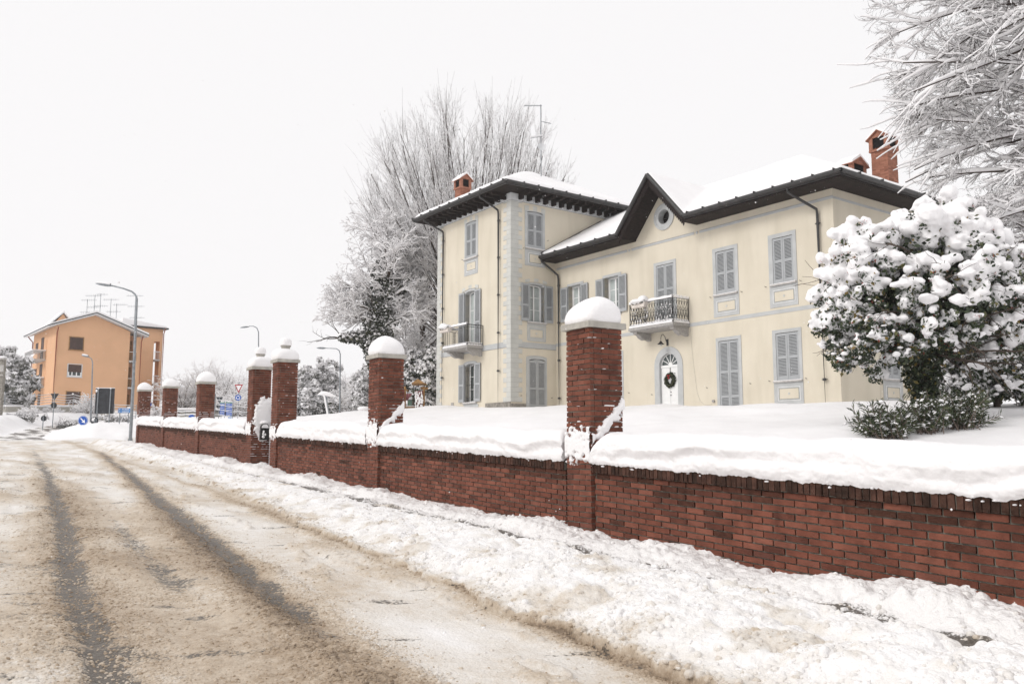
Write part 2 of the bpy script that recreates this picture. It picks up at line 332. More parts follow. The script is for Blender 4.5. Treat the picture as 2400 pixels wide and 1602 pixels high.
    zf = .035 * fbm(t * 2, s * 3, 3, 18) + itp(t, [-2, 3, 34], [1, .65, .8]) * foot * (.06 + .11 * cell(t * 5.2, s * 5, 19) + .06 * cell(t * 12, s * 12, 34) + .05 * fbm(t * 3, s * 3, 3, 35)) + .04 * cell(t * 9, s * 12, 20)
    zb = np.maximum(zb, z0 - .06 + zf) + .01 * pn(t * 20, s * 20, 23)
    slushy = np.exp(-((s - .82) / .20) ** 2) * sst(-.35, .15, pn(t * .9, s * 2.2, 24)) * itp(t, [-7, -6, 4, 9, 16], [.2, 1, .9, .6, 0])
    dirtb = np.clip(.03 + .22 * sst(.15, .6, fbm(t * 1.1, s * 1.6, 4, 25)) * (s > .6) + .35 * np.exp(-(e - s) / .13) + .10 * pn(t * 6, s * 6, 26) * (s > .8), 0, .6)
    # garden behind the wall
    rise = 1.0 * sst(0, 1, np.clip((-s / 16.), 0, 1)) ** 1.25
    zg = z0 + 1.0 + rise + .05 * fbm(x * .25, y * .25, 3, 27) + .018 * fbm(x * 1.1, y * .8, 3, 37) + .10 * sst(.1, .5, pn(x * .3, y * .22, 28)) * sst(-2, -6, s)
    zg = zg - .25 * np.exp(-((-s - 6.0) / 2.2) ** 2) * sst(3, -3, t)
    zg = zg - 1.05 * sst(13.35, 13.6, t) * sst(15.6, 15.35, t) * sst(-3.2, -.8, s)
    zg = zg * sst(36.2, 34, t) + (1 - sst(36.2, 34, t)) * (z0 + .05)
    # far side: splitter island, banks
    isl = z0 - .1 + .55 * sst(0, 2.2, e - s) * sst(39.3, 43, t) + .35 * np.exp(-((t - 43.5) / 3) ** 2 - ((s - .2) / 2.0) ** 2) + .10 * fbm(x * .5, y * .5, 3, 29)
    lb = z0 - .12 + (.75 + .12 * fbm(x * .6, y * .6, 3, 30)) * sst(0, 2.0, s - lf)
    inroad = (s > e) & (s < lf)
    gard = (s < -.3) & (t < 36.2)
    z = np.where(inroad, zr, np.where(s >= lf, lb, np.where(t > 39.2, isl, zb)))
    z = np.where(gard, zg, z)
    dirt = np.where(inroad, dirt, np.where((s >= lf), .05, dirtb)); dirt = np.where(gard | ((t > 39.2) & ~inroad), 0, dirt)
    wet = np.where(inroad, wet, np.where(gard | (t > 36) | (s >= lf), 0, slushy * 1.15))
    reg = np.where(gard, 2, np.where(inroad, 0, np.where(t > 37.5, 3, np.where(s >= lf, 3, 1))))
    return z, dirt, wet, reg
def gz(x, y):
    return float(ground(np.array([float(x)]), np.array([float(y)]), False)[0][0])
def make_ground():
    R = np.concatenate([np.linspace(.6, 4.5, 16)[:-1], 4.5 * np.exp(np.concatenate([np.linspace(0, math.log(4), 540)[:-1], np.linspace(math.log(4), math.log(20), 260)])), np.linspace(95, 280, 22)])
    A = np.concatenate([np.linspace(-100, -34, 34)[:-1], np.linspace(-34, 34, 640), np.linspace(34, 100, 34)[1:]]) * math.pi / 180
    RR, AA = np.meshgrid(R, A, indexing='ij'); X = RR * np.sin(AA); Y = RR * np.cos(AA)
    Z, dirt, wet, reg = ground(X, Y)
    Z = np.where(RR > 95, Z + 0 * Z, Z)
    idx = np.arange(X.size).reshape(X.shape); f = np.stack([idx[:-1, :-1], idx[:-1, 1:], idx[1:, 1:], idx[1:, :-1]], -1).reshape(-1, 4)
    fr_ = reg[:-1, :-1].reshape(-1); V = np.stack([X, Y, Z], -1).reshape(-1, 3)
    for k, nm, lb_ in ((0, 'road', None), (1, 'snow_bank', None), (2, 'garden_snow', None), (3, 'snow_field', None)):
        ff = f[fr_ == k]; used = np.unique(ff); mp = np.full(X.size, -1); mp[used] = np.arange(len(used))
        mb = M(); mb.add(V[used], mp[ff], 0, True); o = mb.build(nm, 'slush' if k < 2 else 'snow'); tag(o, kind='structure')
        if k < 2:
            for an, ar in (('dirt', dirt), ('wet', wet)):
                a_ = o.data.attributes.new(an, 'FLOAT', 'POINT'); a_.data.foreach_set('value', ar.reshape(-1)[used].astype(np.float32))
make_ground()
# crumbs of slush on the street and broken lumps on the ploughed bank
_th, _ph = np.meshgrid(np.linspace(.0, np.pi, 5)[1:-1], np.arange(6) * np.pi / 3, indexing='ij')
_TV = np.concatenate([[[0, 0, 1.]], np.stack([np.sin(_th) * np.cos(_ph), np.sin(_th) * np.sin(_ph), np.cos(_th)], -1).reshape(-1, 3)])
_TF = [(0, 1 + i, 1 + (i + 1) % 6) for i in range(6)]
_TQ = np.array([(1 + j * 6 + i, 7 + j * 6 + i, 7 + j * 6 + (i + 1) % 6, 1 + j * 6 + (i + 1) % 6) for j in range(2) for i in range(6)]); _TT = np.array(_TF)
def crumbs(mb, C, r, seed, flat=.75, jit=.28):
    rs = np.random.RandomState(seed); N = len(C); a = rs.uniform(0, 2 * np.pi, N); s3 = rs.uniform(.7, 1.35, (N, 3)) * (1, 1, flat)
    V = _TV[None] * s3[:, None] * (1 + rs.uniform(-jit, jit, (N, len(_TV), 1))); c, s_ = np.cos(a)[:, None], np.sin(a)[:, None]
    V = np.stack([V[..., 0] * c - V[..., 1] * s_, V[..., 0] * s_ + V[..., 1] * c, V[..., 2]], -1) * r[:, None, None] + C[:, None]
    o = (np.arange(N) * len(_TV))[:, None, None]; n0 = mb.n; mb.add(V.reshape(-1, 3), (o + _TQ[None]).reshape(-1, 4), 0, True); mb.F.append((o + _TT[None]).reshape(-1, 3) + n0); mb.m.append(np.zeros(N * 6, int)); mb.sm.append(np.ones(N * 6, bool))
def scatter(n, seed, rmax, fn):
    rs = np.random.RandomState(seed); rr_ = 4.6 * (rmax / 4.6) ** rs.rand(n); aa = rs.uniform(-.60, .60, n); X, Y = rr_ * np.sin(aa), rr_ * np.cos(aa); Z, dirt, wet, reg = ground(X, Y); t, s = ts(X, Y)
    k = rs.rand(n) < fn(t, s, dirt, wet, reg, X, Y); return np.stack([X, Y, Z], -1)[k], rr_[k], wet[k], rs, dirt[k]
def den(t, s, dirt, wet, reg, X, Y):
    c1 = itp(t, [-9, -2.8, 0, 2.9, 8.3, 17, 30], [5.75, 5.64, 5.53, 5.4, 5.1, 4.78, 4.4]); c2 = itp(t, [-9, -3, .4, 4.4, 11.8, 26, 30], [4.4, 4.3, 4.06, 3.8, 3.28, 2.4, 2.3]); c3 = itp(t, [-9, -4, -1.8, 3, 10, 30], [2.98, 2.9, 2.72, 2.63, 2.45, 2.6])
    g = lambda c, w: np.exp(-((s - c) / w) ** 2)
    return (reg == 0) * np.clip(.9 * g(c1 - .2, .16) + .7 * g(c1 + .22, .16) + .9 * g(c2 - .22, .14) + .7 * g(c2 + .22, .15) + .6 * g(c3, .14) + .75 * sst(-.1, .6, fbm(X * .8, Y * 1.2, 3, 91)) * sst(3.6, 4.6, s) + .18 * sst(0, .6, fbm(X, Y, 3, 92)) + .2 * dirt + .25 * sst(.2, .0, s - edge(t)), .02, 1) * np.interp(np.hypot(X, Y), [12, 30], [1, .1]) * (1 - .45 * np.clip(wet * 1.4, 0, 1))
def crumb_obj(name, C, r, dirt, seed, flat, jit, label):
    mb = M(); crumbs(mb, C, r, seed, flat, jit); o = mb.build(name, 'slush'); tag(o, label, 'snow', kind='stuff'); rs = np.random.RandomState(seed)
    dv = np.clip(dirt + rs.normal(0, .07, len(C)) + np.where(rs.rand(len(C)) < .06, .25, 0) * (dirt > .2), 0, 1); a_ = o.data.attributes.new('dirt', 'FLOAT', 'POINT'); a_.data.foreach_set('value', np.repeat(dv, len(_TV)).astype(np.float32))
    a_ = o.data.attributes.new('wet', 'FLOAT', 'POINT'); a_.data.foreach_set('value', np.repeat(0 * dv, len(_TV)).astype(np.float32))
C_, rr_, wt_, rs_, dr_ = scatter(150000, 5, 30, den); r_ = .003 + .011 * rs_.rand(len(C_)) ** 2.6 + .0005 * rr_; crumb_obj('slush_crumbs', C_ + np.array([0, 0, -.15]) * r_[:, None], r_, dr_ * .95 + .02, 6, .7, .16, 'brown crumbs of frozen slush lying on the street')
C_, rr_, wt_, rs_, dr_ = scatter(80000, 8, 34, lambda t, s, dirt, wet, reg, X, Y: (reg == 1) * np.clip(.10 + .8 * sst(-.1, .5, fbm(X * 1.2, Y * 1.2, 3, 93)) * (s > .5) + .4 * sst(.5, .0, edge(t) - s), 0, 1)); r_ = .005 + .038 * rs_.rand(len(C_)) ** 3.2 * .72 + .0006 * rr_
crumb_obj('snow_lumps', C_ + np.array([0, 0, -.3]) * r_[:, None], r_, dr_, 9, .8, .2, 'broken lumps of ploughed snow along the verge')

# ------------------------------------------------------------------ brick garden wall and its pillars
WL = fr((Ow[0], Ow[1], 0), Dw, -Nw)                      # (t, out towards the street, z)
def pt(t, s, z): return WL([(t, s, z)])[0]
PW = .51
def brick_box(mb, F, x0, x1, y0, y1, z0, z1, shear=0, j=.003, mat=0):
    mb.box(F, x0 + random.uniform(0, .003), x1 - random.uniform(0, .003), y0, y1 + random.uniform(-.003, .003), z0, z1, mat, shear, j)
def snow_patch(mb, F, x0, x1, z0, z1, fn, y0=0., step=.012, thick=.05):
    xs = np.arange(x0, x1 + step, step); zs = np.arange(z0, z1 + step, step); X, Z = np.meshgrid(xs, zs, indexing='ij')
    th = fn(X, Z); Yv = np.where(th > 0, np.minimum(th, 1) ** .5 * thick, -.03) + y0
    v = F(np.stack([X, Yv, Z], -1).reshape(-1, 3)).reshape(X.shape + (3,))
    idx = np.arange(X.size).reshape(X.shape); f = np.stack([idx[:-1, :-1], idx[:-1, 1:], idx[1:, 1:], idx[1:, :-1]], -1).reshape(-1, 4)
    k = (th > -.0); kk = (k[:-1, :-1] | k[:-1, 1:] | k[1:, 1:] | k[1:, :-1]).reshape(-1)
    if kk.any(): mb.add(v.reshape(-1, 3), f[kk], 0, True)
def dome(mb, cx, cy, z0, w, h, F, pw=4., flat=.0, seed=0, n=40, side=.35, pk=1.0):
    ph = np.arange(n) * 2 * np.pi / n; cr = (np.abs(np.cos(ph)) ** pw + np.abs(np.sin(ph)) ** pw) ** (-1 / pw)
    prof = [(0, .97), (.06, 1.03), (.18, 1.05), (side, 1.035), (.5, .98), (.64, .87), (.76, .71), (.87, .50), (.95, .27), (1, 0)] if pk else [(0, .97), (.08, 1.05), (.3, 1.075), (.52, 1.06), (.68, 1.0), (.80, .90), (.90, .74), (.96, .52), (1, 0)]
    V = []
    for hz, rr_ in prof:
        c = cr ** (1 if hz < .5 else 1 - (hz - .5) * 1.6); q = rr_ * w * c * (1 + (.035 + .05 * hz) * pn(np.cos(ph) * 1.3 + seed, np.sin(ph) * 1.3 + hz * 2, seed))
        dx_, dy_ = .05 * hz * hz * math.sin(seed * 2.3) * w / .3, .05 * hz * hz * math.cos(seed * 1.7) * w / .3
        V.append(np.stack([cx + dx_ + q * np.cos(ph), cy + dy_ + q * np.sin(ph), np.full(n, z0 + h * hz)], -1))
    V = np.array(V); mb.grid(F(V.reshape(-1, 3)).reshape(V.shape), 0, True, True)
# pillars: corner t, slab underside, wall-snow level, kind, label
PIL = [(-6.55, 1.28, 'brick pillar of the garden wall next to the camera, under a dome of snow', 0),
 (0.0, 1.47, 'tallest-looking brick pillar in front of the villa, domed snow on its concrete cap, snow streak down its side', 0),
 (6.57, 1.66, 'brick pillar left of the villa tower, domed snow on its cap and a slanting snow streak', 0),
 (13.0, 2.11, 'brick gate pillar right of the gate gap, snowy round finial on its cap', 1),
 (15.31, 2.10, 'brick gate pillar carrying the black mailbox, snowy round finial on its cap', 2),
 (21.93, 2.10, 'brick pillar third from the far end of the wall, right beside the blue sign boards', 0),
 (28.33, 2.32, 'brick pillar second from the far end of the wall, before the orange building right edge', 0),
 (34.7, 2.53, 'farthest and smallest brick pillar at the wall end beside the tall street lamp', 0)]
random.seed(3); np.random.seed(3)
for ip, (t0, hz, lab, kd) in enumerate(PIL):
    T = thing('brick_pillar', pt(t0 + .3, -.3, float(zl(t0)) - .1), lab, 'pillar', 'brick pillars of the garden wall')
    F = WL; a, b = t0 + .045, t0 + .045 + PW; y0, y1 = -.05 - PW, -.05; zb = float(zl(t0)) - .25
    nc = int(round((hz - zb) / .065)); ph = (hz - zb) / nc
    mb = M(); mb.box(F, a + .014, b - .014, y0 + .014, y1 - .014, zb, hz - .002, 1)
    for k in range(nc):
        z0, z1 = zb + k * ph + .0065, zb + (k + 1) * ph - .0065
        cuts = [0, .25, .51] if k % 2 else [0, .12, .38, .51]
        off = random.uniform(-.01, .01); cu = [c + (off if 0 < i < len(cuts) - 1 else 0) for i, c in enumerate(cuts)]
        for c0, c1 in zip(cu[:-1], cu[1:]):
            g = .005
            brick_box(mb, F, a + c0 + g, a + c1 - g, y1 - .06, y1, z0, z1)
            brick_box(mb, F, a + c0 + g, a + c1 - g, y0, y0 + .06, z0, z1)
        cu2 = [.062, .30, .45] if k % 2 else [.062, .18, .45]
        for c0, c1 in zip(cu2[:-1], cu2[1:]):
            for xx in (a, b - .06):
                brick_box(mb, F, xx, xx + .06, y1 - c1 + g, y1 - c0 - g, z0, z1)
    mb.build('shaft', ['brick', 'mortar'], T)
    cb = M(); j = .6
    z0, z1, w0 = hz, hz + .078, 0.0
    bv = .008
    V = [(t0, -j, z0), (t0 + j, -j, z0), (t0 + j, 0, z0), (t0, 0, z0), (t0, -j, z1 - bv), (t0 + j, -j, z1 - bv), (t0 + j, 0, z1 - bv), (t0, 0, z1 - bv),
         (t0 + bv, -j + bv, z1), (t0 + j - bv, -j + bv, z1), (t0 + j - bv, -bv, z1), (t0 + bv, -bv, z1)]
    cb.add(F(V), [(0, 1, 2, 3), (0, 4, 5, 1), (1, 5, 6, 2), (2, 6, 7, 3), (3, 7, 4, 0), (4, 8, 9, 5), (5, 9, 10, 6), (6, 10, 11, 7), (7, 11, 8, 4), (8, 11, 10, 9)])
    cb.build('cap_slab', 'concrete', T)
    sb = M(); cx, cy = t0 + .3, -.3
    if kd == 0: dome(sb, cx, cy, z1 - .004, .292, .35 + .02 * (ip % 3), F, seed=ip + 1, pk=1)
    else:
        dome(sb, cx, cy, z1 - .004, .295, .30, F, seed=ip + 1, pk=0)
        dome(sb, cx, cy, z1 + .375, .135, .20, F, pw=2.6, seed=ip + 4, pk=0)
        fb = M(); fb.tube([F([(cx, cy, z1 + z_)])[0] for z_ in (.1, .28, .32)], [.13, .105, .11], 12)
        fb.tube([F([(cx, cy, z1 + z_)])[0] for z_ in (.32, .34, .345, .38)], [.11, .11, .132, .128], 12); fb.build('finial', 'concrete', T)
    sb.build('snow_cap', 'snow', T)
    # wind-blown snow stuck to the faces: street face (x = t, facing street) and the side face towards the camera
    pb = M(); zw = float(zl(t0)) + .87; sd = ip * 7
    joint = lambda Z: np.abs(((Z - zb) / ph) % 1 - .0)
    FF = fr(F([(0, y1, 0)])[0], Dw, -Nw)
    FS = fr(F([(a, y1, 0)])[0], Nw, -Dw)                 # x runs inwards from the street corner
    def jf(X, Z, k): 
        jj = ((Z - zb) / ph) % 1; return np.where((jj < .16), sst(k, k + .25, pn(X * 9, np.floor((Z - zb) / ph + .5) * 3.7, sd + 2)), -.05)
    if ip in (1, 2):
        fF = lambda X, Z: np.maximum(sst(0, 1, 1.35 - np.abs(Z - (zw + .22)) / .20 + .9 * fbm(X * 14, Z * 14, 3, sd)) * 1.0 - .35, np.where(Z < zw + .18, -.05, sst(0, 1, .8 - np.abs(Z - (zw + .06)) / .035 + 1.0 * fbm(X * 12, Z * 12, 3, sd + 3)) - .3))
        snow_patch(pb, FF, a - .0, b, zw - .05, zw + .5, fF, .0, thick=.035)
        snow_patch(pb, FF, a, b, zw + .4, hz, lambda X, Z: jf(X, Z, .55) - .1, .0, .009, .018)
        fS = lambda X, Z: sst(0, 1, 1.25 - np.abs(Z - (zw + .28 + .95 * X ** 1.15)) / (.075 + .07 * X) + .7 * fbm(X * 11, Z * 11, 3, sd + 5)) - .35
        snow_patch(pb, FS, 0, PW, zw + .05, zw + 1.0, fS, .0, thick=.045)
        snow_patch(pb, FS, 0, PW, zw + .2, zw + .75, lambda X, Z: np.where(X > .22, jf(X, Z, .0), -.05) - .05, .0, .009, .02)
        snow_patch(pb, FS, 0, PW, zw + .7, hz, lambda X, Z: jf(X, Z, .50) - .1, .0, .009, .02)
    elif ip in (3, 4):
        fF = lambda X, Z: sst(0, 1, 1.3 - np.abs(Z - (zw + (.1 if ip == 3 else .15))) / .15 + .8 * fbm(X * 12, Z * 12, 3, sd)) - .35
        snow_patch(pb, FF, a, b, zw - .15, zw + .55, fF, .0, thick=.035)
        if ip == 4:
            fS = lambda X, Z: sst(0, 1, 1.6 - np.hypot((X - .34) / .30, (Z - (zw + .42)) / .62) * 1.25 + .3 * fbm(X * 9, Z * 9, 3, sd + 5)) - .3
            snow_patch(pb, FS, 0, PW, zw - .2, zw + 1.15, fS, .0, thick=.07)
            snow_patch(pb, FS, 0, PW, zw - .62, zw + .1, lambda X, Z: jf(X, Z, -.05) - .1, .0, .012, .02)
            mail_F, mail_z = FS, zw
        else: snow_patch(pb, FS, 0, PW, zw + .2, hz, lambda X, Z: jf(X, Z, .45) - .1, .0, .012, .02)
    elif ip > 4:
        snow_patch(pb, FF, a, b, zw - .05, zw + .6, lambda X, Z: sst(0, 1, 1.3 - np.abs(Z - (zw + .2)) / .2 + .8 * fbm(X * 12, Z * 12, 3, sd)) - .35, .0, .02, thick=.03)
        snow_patch(pb, FS, 0, PW, zw + .1, zw + .62, lambda X, Z: jf(X, Z, -.25 - .5 * 0) - .05, .0, .013, .025)
        snow_patch(pb, FS, 0, PW, zw + .6, hz - .2, lambda X, Z: jf(X, Z, .25) - .1, .0, .013, .02)
    if pb.n: pb.build('stuck_snow', 'snow', T)
WALLS = [(-12.5, -6.55, 'garden wall section nearest the camera beyond the first pillar, snow on its coping'),
 (-5.95, 0.0, 'longest-looking nearest brick wall section with deep rolling snow on its dark coping'),
 (.6, 6.57, 'brick wall section between the big front pillar and the pillar left of the tower, snow on its coping'),
 (7.17, 13.0, 'brick wall section between the right gate pillar and the next pillar towards the villa'),
 (15.91, 21.93, 'brick wall section just left of the mailbox gate pillar, thick snow on top'),
 (22.53, 28.33, 'second brick wall section from the far end, snow on its coping'),
 (28.93, 34.7, 'last brick wall section at the far end by the street lamp, snow on its coping')]
for iw, (a, b, lab) in enumerate(WALLS):
    T = thing('brick_wall', pt((a + b) / 2, -.25, float(zl((a + b) / 2)) - .1), lab, 'wall', 'sections of the brick garden wall')
    a += .045 if iw else 0; b += .045
    mb = M(); sh = SL; zA = -1.08
    mb.box(WL, a, b, -.40, -.118, zA - .25, zA + .752, 1, sh)
    k = 0
    for k in range(-3, 12):
        z0 = zA + .75 - (12 - k) * .065 + .007; z1 = z0 + .051
        x = a - .19 + (.13 if k % 2 else 0) + random.uniform(-.008, .008)
        while x < b:
            x0, x1 = max(x + .005, a), min(x + .255, b)
            if x1 - x0 > .03:
                y = -.10 + (.004 if k == 11 else 0)
                brick_box(mb, WL, x0, x1 - .005, -.16, y, z0, z1, sh, .002, 2 if (k >= 11 and random.random() < .9) or (k == 10 and random.random() < .4) or random.random() < .03 else 0)  # darker bricks in most of the top courses, a few elsewhere
            x += .26
    mb.build('brickwork', ['brick', 'mortar', 'dark_brick'], T)
    cb = M(); cb.box(WL, a, b, -.42, -.078, zA + .752, zA + .862, 1, sh); x = a
    while x < b - .02:
        brick_box(cb, WL, x + .004, min(x + .064, b), -.40, -.062, zA + .753 + random.uniform(-.004, .004), zA + .868, sh, .004); x += .068
    cb.build('coping', ['coping_brick', 'mortar'], T)
    # the snow lying on it, rounded towards the street, running back into the garden
    st = .018 if iw in (1, 2) else .03; xs = np.arange(a, b + st, st); xs[-1] = b
    pr_ = [(-.055, .0), (-.035, .03), (-.02, .08), (-.025, .13), (-.05, .18), (-.055, .22), (-.05, .27), (-.07, .32), (-.11, .36), (-.18, .39), (-.3, .40), (-.5, .37), (-.8, .30), (-1.3, .16), (-2.2, -.05)]
    tt = np.linspace(0, 1, len(pr_)); t2 = np.concatenate([np.linspace(0, tt[10], 46), np.linspace(tt[10], 1, 14)[1:]])
    py_ = np.interp(t2, tt, [q[0] for q in pr_]); pz_ = np.interp(t2, tt, [q[1] for q in pr_])
    X, K = np.meshgrid(xs, np.arange(len(t2)), indexing='ij'); Yv = py_[K] + 0 * X; Zv = pz_[K] + 0 * X
    hgt = 1 + .12 * fbm(X * .9, 0 * X, 2, iw + 60); up_ = np.clip(Zv / .4, 0, 1)
    low = .022 * fbm(X * 5, 0 * X, 3, 61) + .010 * pn(X * 24, 0 * X, 62) + .006 * pn(X * 55, 0 * X, 69)
    crease = .16 + .09 * pn(X * .8, 0 * X, 63 + iw) + .04 * pn(X * 2.5, 0 * X, 64)          # wind lip: overhang above a scooped band
    scoop = np.exp(-((Zv - crease) / .06) ** 2)
    Yv = Yv + (.075 * sst(-.05, .07, Zv - crease) * np.exp(-np.maximum(Zv - crease - .08, 0) / .12) - .025 * scoop) * sst(-.6, .2, pn(X * .5, 0 * X, 77 + iw)) + .035 * fbm(X * 1.6, Zv * 2.6, 4, 65 + iw) * sst(0, .1, Zv)
    Yv = Yv + .008 * fbm(X * 12, Zv * 12, 3, 66)
    endf = np.clip((b - X) / .22, 0, 1); endf = np.sqrt(np.clip(1 - (1 - endf) ** 2, 0, 1)) * .85 + .15
    ef2 = np.clip((X - a) / .12, 0, 1); ef2 = .7 + .3 * np.sqrt(np.clip(1 - (1 - ef2) ** 2, 0, 1)) if iw != 0 else 1
    base = zA + .862 + SL * X
    bk = sst(-.3, -1.2, Yv)
    Zw = base + Zv * hgt * (endf * (1 - bk) + bk) * (ef2 * (1 - bk) + bk) + low * np.clip(1 - up_ * 1.2, 0, 1) - .004
    Zw = Zw + .012 * fbm(X * 5, Yv * 5, 3, 67) * up_
    V = WL(np.stack([X, Yv, Zw], -1).reshape(-1, 3)).reshape(X.shape + (3,))
    sb = M(); sb.grid(V)
    # ends closed
    for q in (0, -1):
        cen = V[q].mean(0); sb.add(np.concatenate([V[q], [cen]]), [(i, i + 1, len(V[q])) for i in range(len(V[q]) - 1)], 0, True)
    # frayed icy fringe at the lower edge
    rs = np.random.RandomState(iw)
    nb = int((b - a) * (5 if iw in (1, 2) else 3)); xx = rs.uniform(a + .05, b - .05, nb)
    for q in xx: sb.blob(WL([(q, -.055 + rs.uniform(-.004, .012), zA + .862 + SL * q + rs.uniform(-.035, .025))])[0], (rs.uniform(.008, .03), rs.uniform(.006, .010), rs.uniform(.005, .012)), 6, 4, seed=q)
    sb.build('snow_cover', 'snow', T)
# gate and mailbox
T = thing('metal_gate', pt(14.45, -.3, float(zl(14.4))), 'grey metal gate leaf standing in the gap between the two finial-topped gate pillars', 'gate')
mb = M(); zg_ = float(zl(14.4)) - .05
for x in (13.62, 15.25): mb.box(WL, x, x + .05, -.64, -.60, zg_, zg_ + 1.75)
for z_ in (.12, .85, 1.6): mb.box(WL, 13.67, 15.25, -.635, -.605, zg_ + z_, zg_ + z_ + .05)
mb.build('gate_frame', 'grey_steel', T)
for i in range(12): mb = M(); x = 13.75 + i * .125; mb.box(WL, x, x + .02, -.63, -.61, zg_ + .17, zg_ + 1.6); mb.build('bar', 'grey_steel', T)
mb = M(); mb.box(WL, 13.62, 15.3, -.65, -.59, zg_ + 1.75, zg_ + 1.82); mb.build('snow_cover', 'snow', T)
T = thing('mailbox', mail_F([(.33, .06, mail_z - .1)])[0], 'black mailbox with a rounded hood under heaped snow on the gate pillar side', 'mailbox')
mb = M(); arc = [(.33 + .115 * math.cos(q), mail_z + .17 + .115 * math.sin(q)) for q in np.linspace(0, math.pi, 14)]
mb.prism(mail_F, [(.215, mail_z - .16), (.445, mail_z - .16)] + arc, .0, .17); mb.build('body', 'dark_metal', T)
mb = M(); mb.prism(mail_F, [(.235, mail_z + .165), (.425, mail_z + .165)] + [(.33 + .095 * math.cos(q), mail_z + .175 + .095 * math.sin(q)) for q in np.linspace(0, math.pi, 12)], .165, .178); mb.build('snow_front', 'snow', T)
mb = M(); mb.box(mail_F, .26, .36, .168, .19, mail_z + .13, mail_z + .155); mb.build('slot', 'near_black', T)
mb = M()
for k_ in range(7): mb.blob(mail_F([(.26 + .14 * random.random(), .175, mail_z - .12 + .2 * random.random())])[0], (.03, .015, .035), 7, 5, seed=k_)
mb.blob(mail_F([(.33, .05, mail_z + .31)])[0], (.15, .11, .06), 10, 7, seed=3); mb.build('snow_bits', 'snow', T)

# ------------------------------------------------------------------ the villa
th_ = rad(35.8); Uv = np.array([-math.sin(th_), math.cos(th_), 0]); Wv = np.array([math.cos(th_), math.sin(th_), 0])
P0 = np.array([-.058, 41.4, 1.776]); P1 = P0 + 2.82 * Wv; P2 = P1 - 16.0 * Uv
TL = fr(P0, Uv, -Wv); TR = fr(P0, Wv, -Uv); MF = fr(P1, -Uv, -Wv); SF = fr(P2, Wv, -Uv)
VL = thing('villa', P0 + 3 * Wv, 'cream two-wing villa with a three-storey tower, grey-blue shutters and dark eaves under snow', 'villa')
SLc = ['shutter_paint', 'shutter_paint']
def arch(x0, x1, z0, z1, rise, n=8):               # opening outline with a segmental head
    if rise <= 0: return [(x0, z0), (x1, z0), (x1, z1), (x0, z1)]
    c = (x0 + x1) / 2; w_ = (x1 - x0) / 2
    return [(x0, z0), (x1, z0)] + [(c + w_ * math.cos(q), z1 - rise + rise * math.sin(q)) for q in np.linspace(0, math.pi, n)]
def wall_with_holes(mb, F, x0, x1, z0, z1, holes, thick, mat=0):
    xs = sorted({x0, x1, *[h[0] for h in holes], *[h[1] for h in holes]})
    for a, b in zip(xs[:-1], xs[1:]):
        z = z0
        for h in sorted([h for h in holes if h[0] <= a + 1e-6 and h[1] >= b - 1e-6], key=lambda h: h[2]):
            if h[2] > z: mb.box(F, a, b, -thick, 0, z, h[2], mat)
            z = max(z, h[3])
        if z < z1: mb.box(F, a, b, -thick, 0, z, z1, mat)
REV = .33
def shutter(F, x0, x1, z0, z1, y, par, rise=0, mids=(.48,), side=0):
    mb = M(); w = .075; th = .045
    top = (lambda x: z1 - rise * (abs(x - side) / max(abs(x0 - side), abs(x1 - side))) ** 2) if rise else (lambda x: z1)
    for a, b in ((x0, x0 + w), (x1 - w, x1)):
        mb.prism(F, [(a, z0), (b, z0), (b, top(b)), (a, top(a))], y, y + th)
    mb.box(F, x0 + w, x1 - w, y + .002, y + th - .002, z0, z0 + .14)
    mb.prism(F, [(x0 + w, z1 - .10 - rise), (x1 - w, z1 - .10 - rise), (x1 - w, top(x1 - w) - .001), (x0 + w, top(x0 + w) - .001)], y + .002, y + th - .002)
    cuts = [z0 + .14] + [z0 + (z1 - z0) * m_ for m_ in mids] + [z1 - .10 - rise]
    for m_ in mids: zm = z0 + (z1 - z0) * m_; mb.box(F, x0 + w, x1 - w, y + .002, y + th - .002, zm - .05, zm + .05)
    mb.box(F, x0 + w, x1 - w, y - .003, y + .004, z0 + .1, z1 - .09 - rise, 1)  # near-black sheet: shade in the gaps between slats, put in as colour
    for i in range(len(cuts) - 1):
        a = cuts[i] + (.05 if i else 0); b = cuts[i + 1] - (.05 if i < len(cuts) - 2 else 0); n = max(2, int((b - a) / .052)); d = (b - a) / n
        for k in range(n):
            zc = a + k * d
            v = [(x0 + w, y + .006, zc + d * .62), (x1 - w, y + .006, zc + d * .62), (x1 - w, y + th - .004, zc - d * .12), (x0 + w, y + th - .004, zc - d * .12),
                 (x0 + w, y + .006, zc + d * .78), (x1 - w, y + .006, zc + d * .78), (x1 - w, y + th - .004, zc + d * .36), (x0 + w, y + th - .004, zc + d * .36)]
            mb.add(F(v), [(0, 1, 2, 3), (7, 6, 5, 4), (0, 4, 5, 1), (1, 5, 6, 2), (2, 6, 7, 3), (3, 7, 4, 0)])
    return mb.build('shutter', ['shutter_paint', 'near_black'], par)
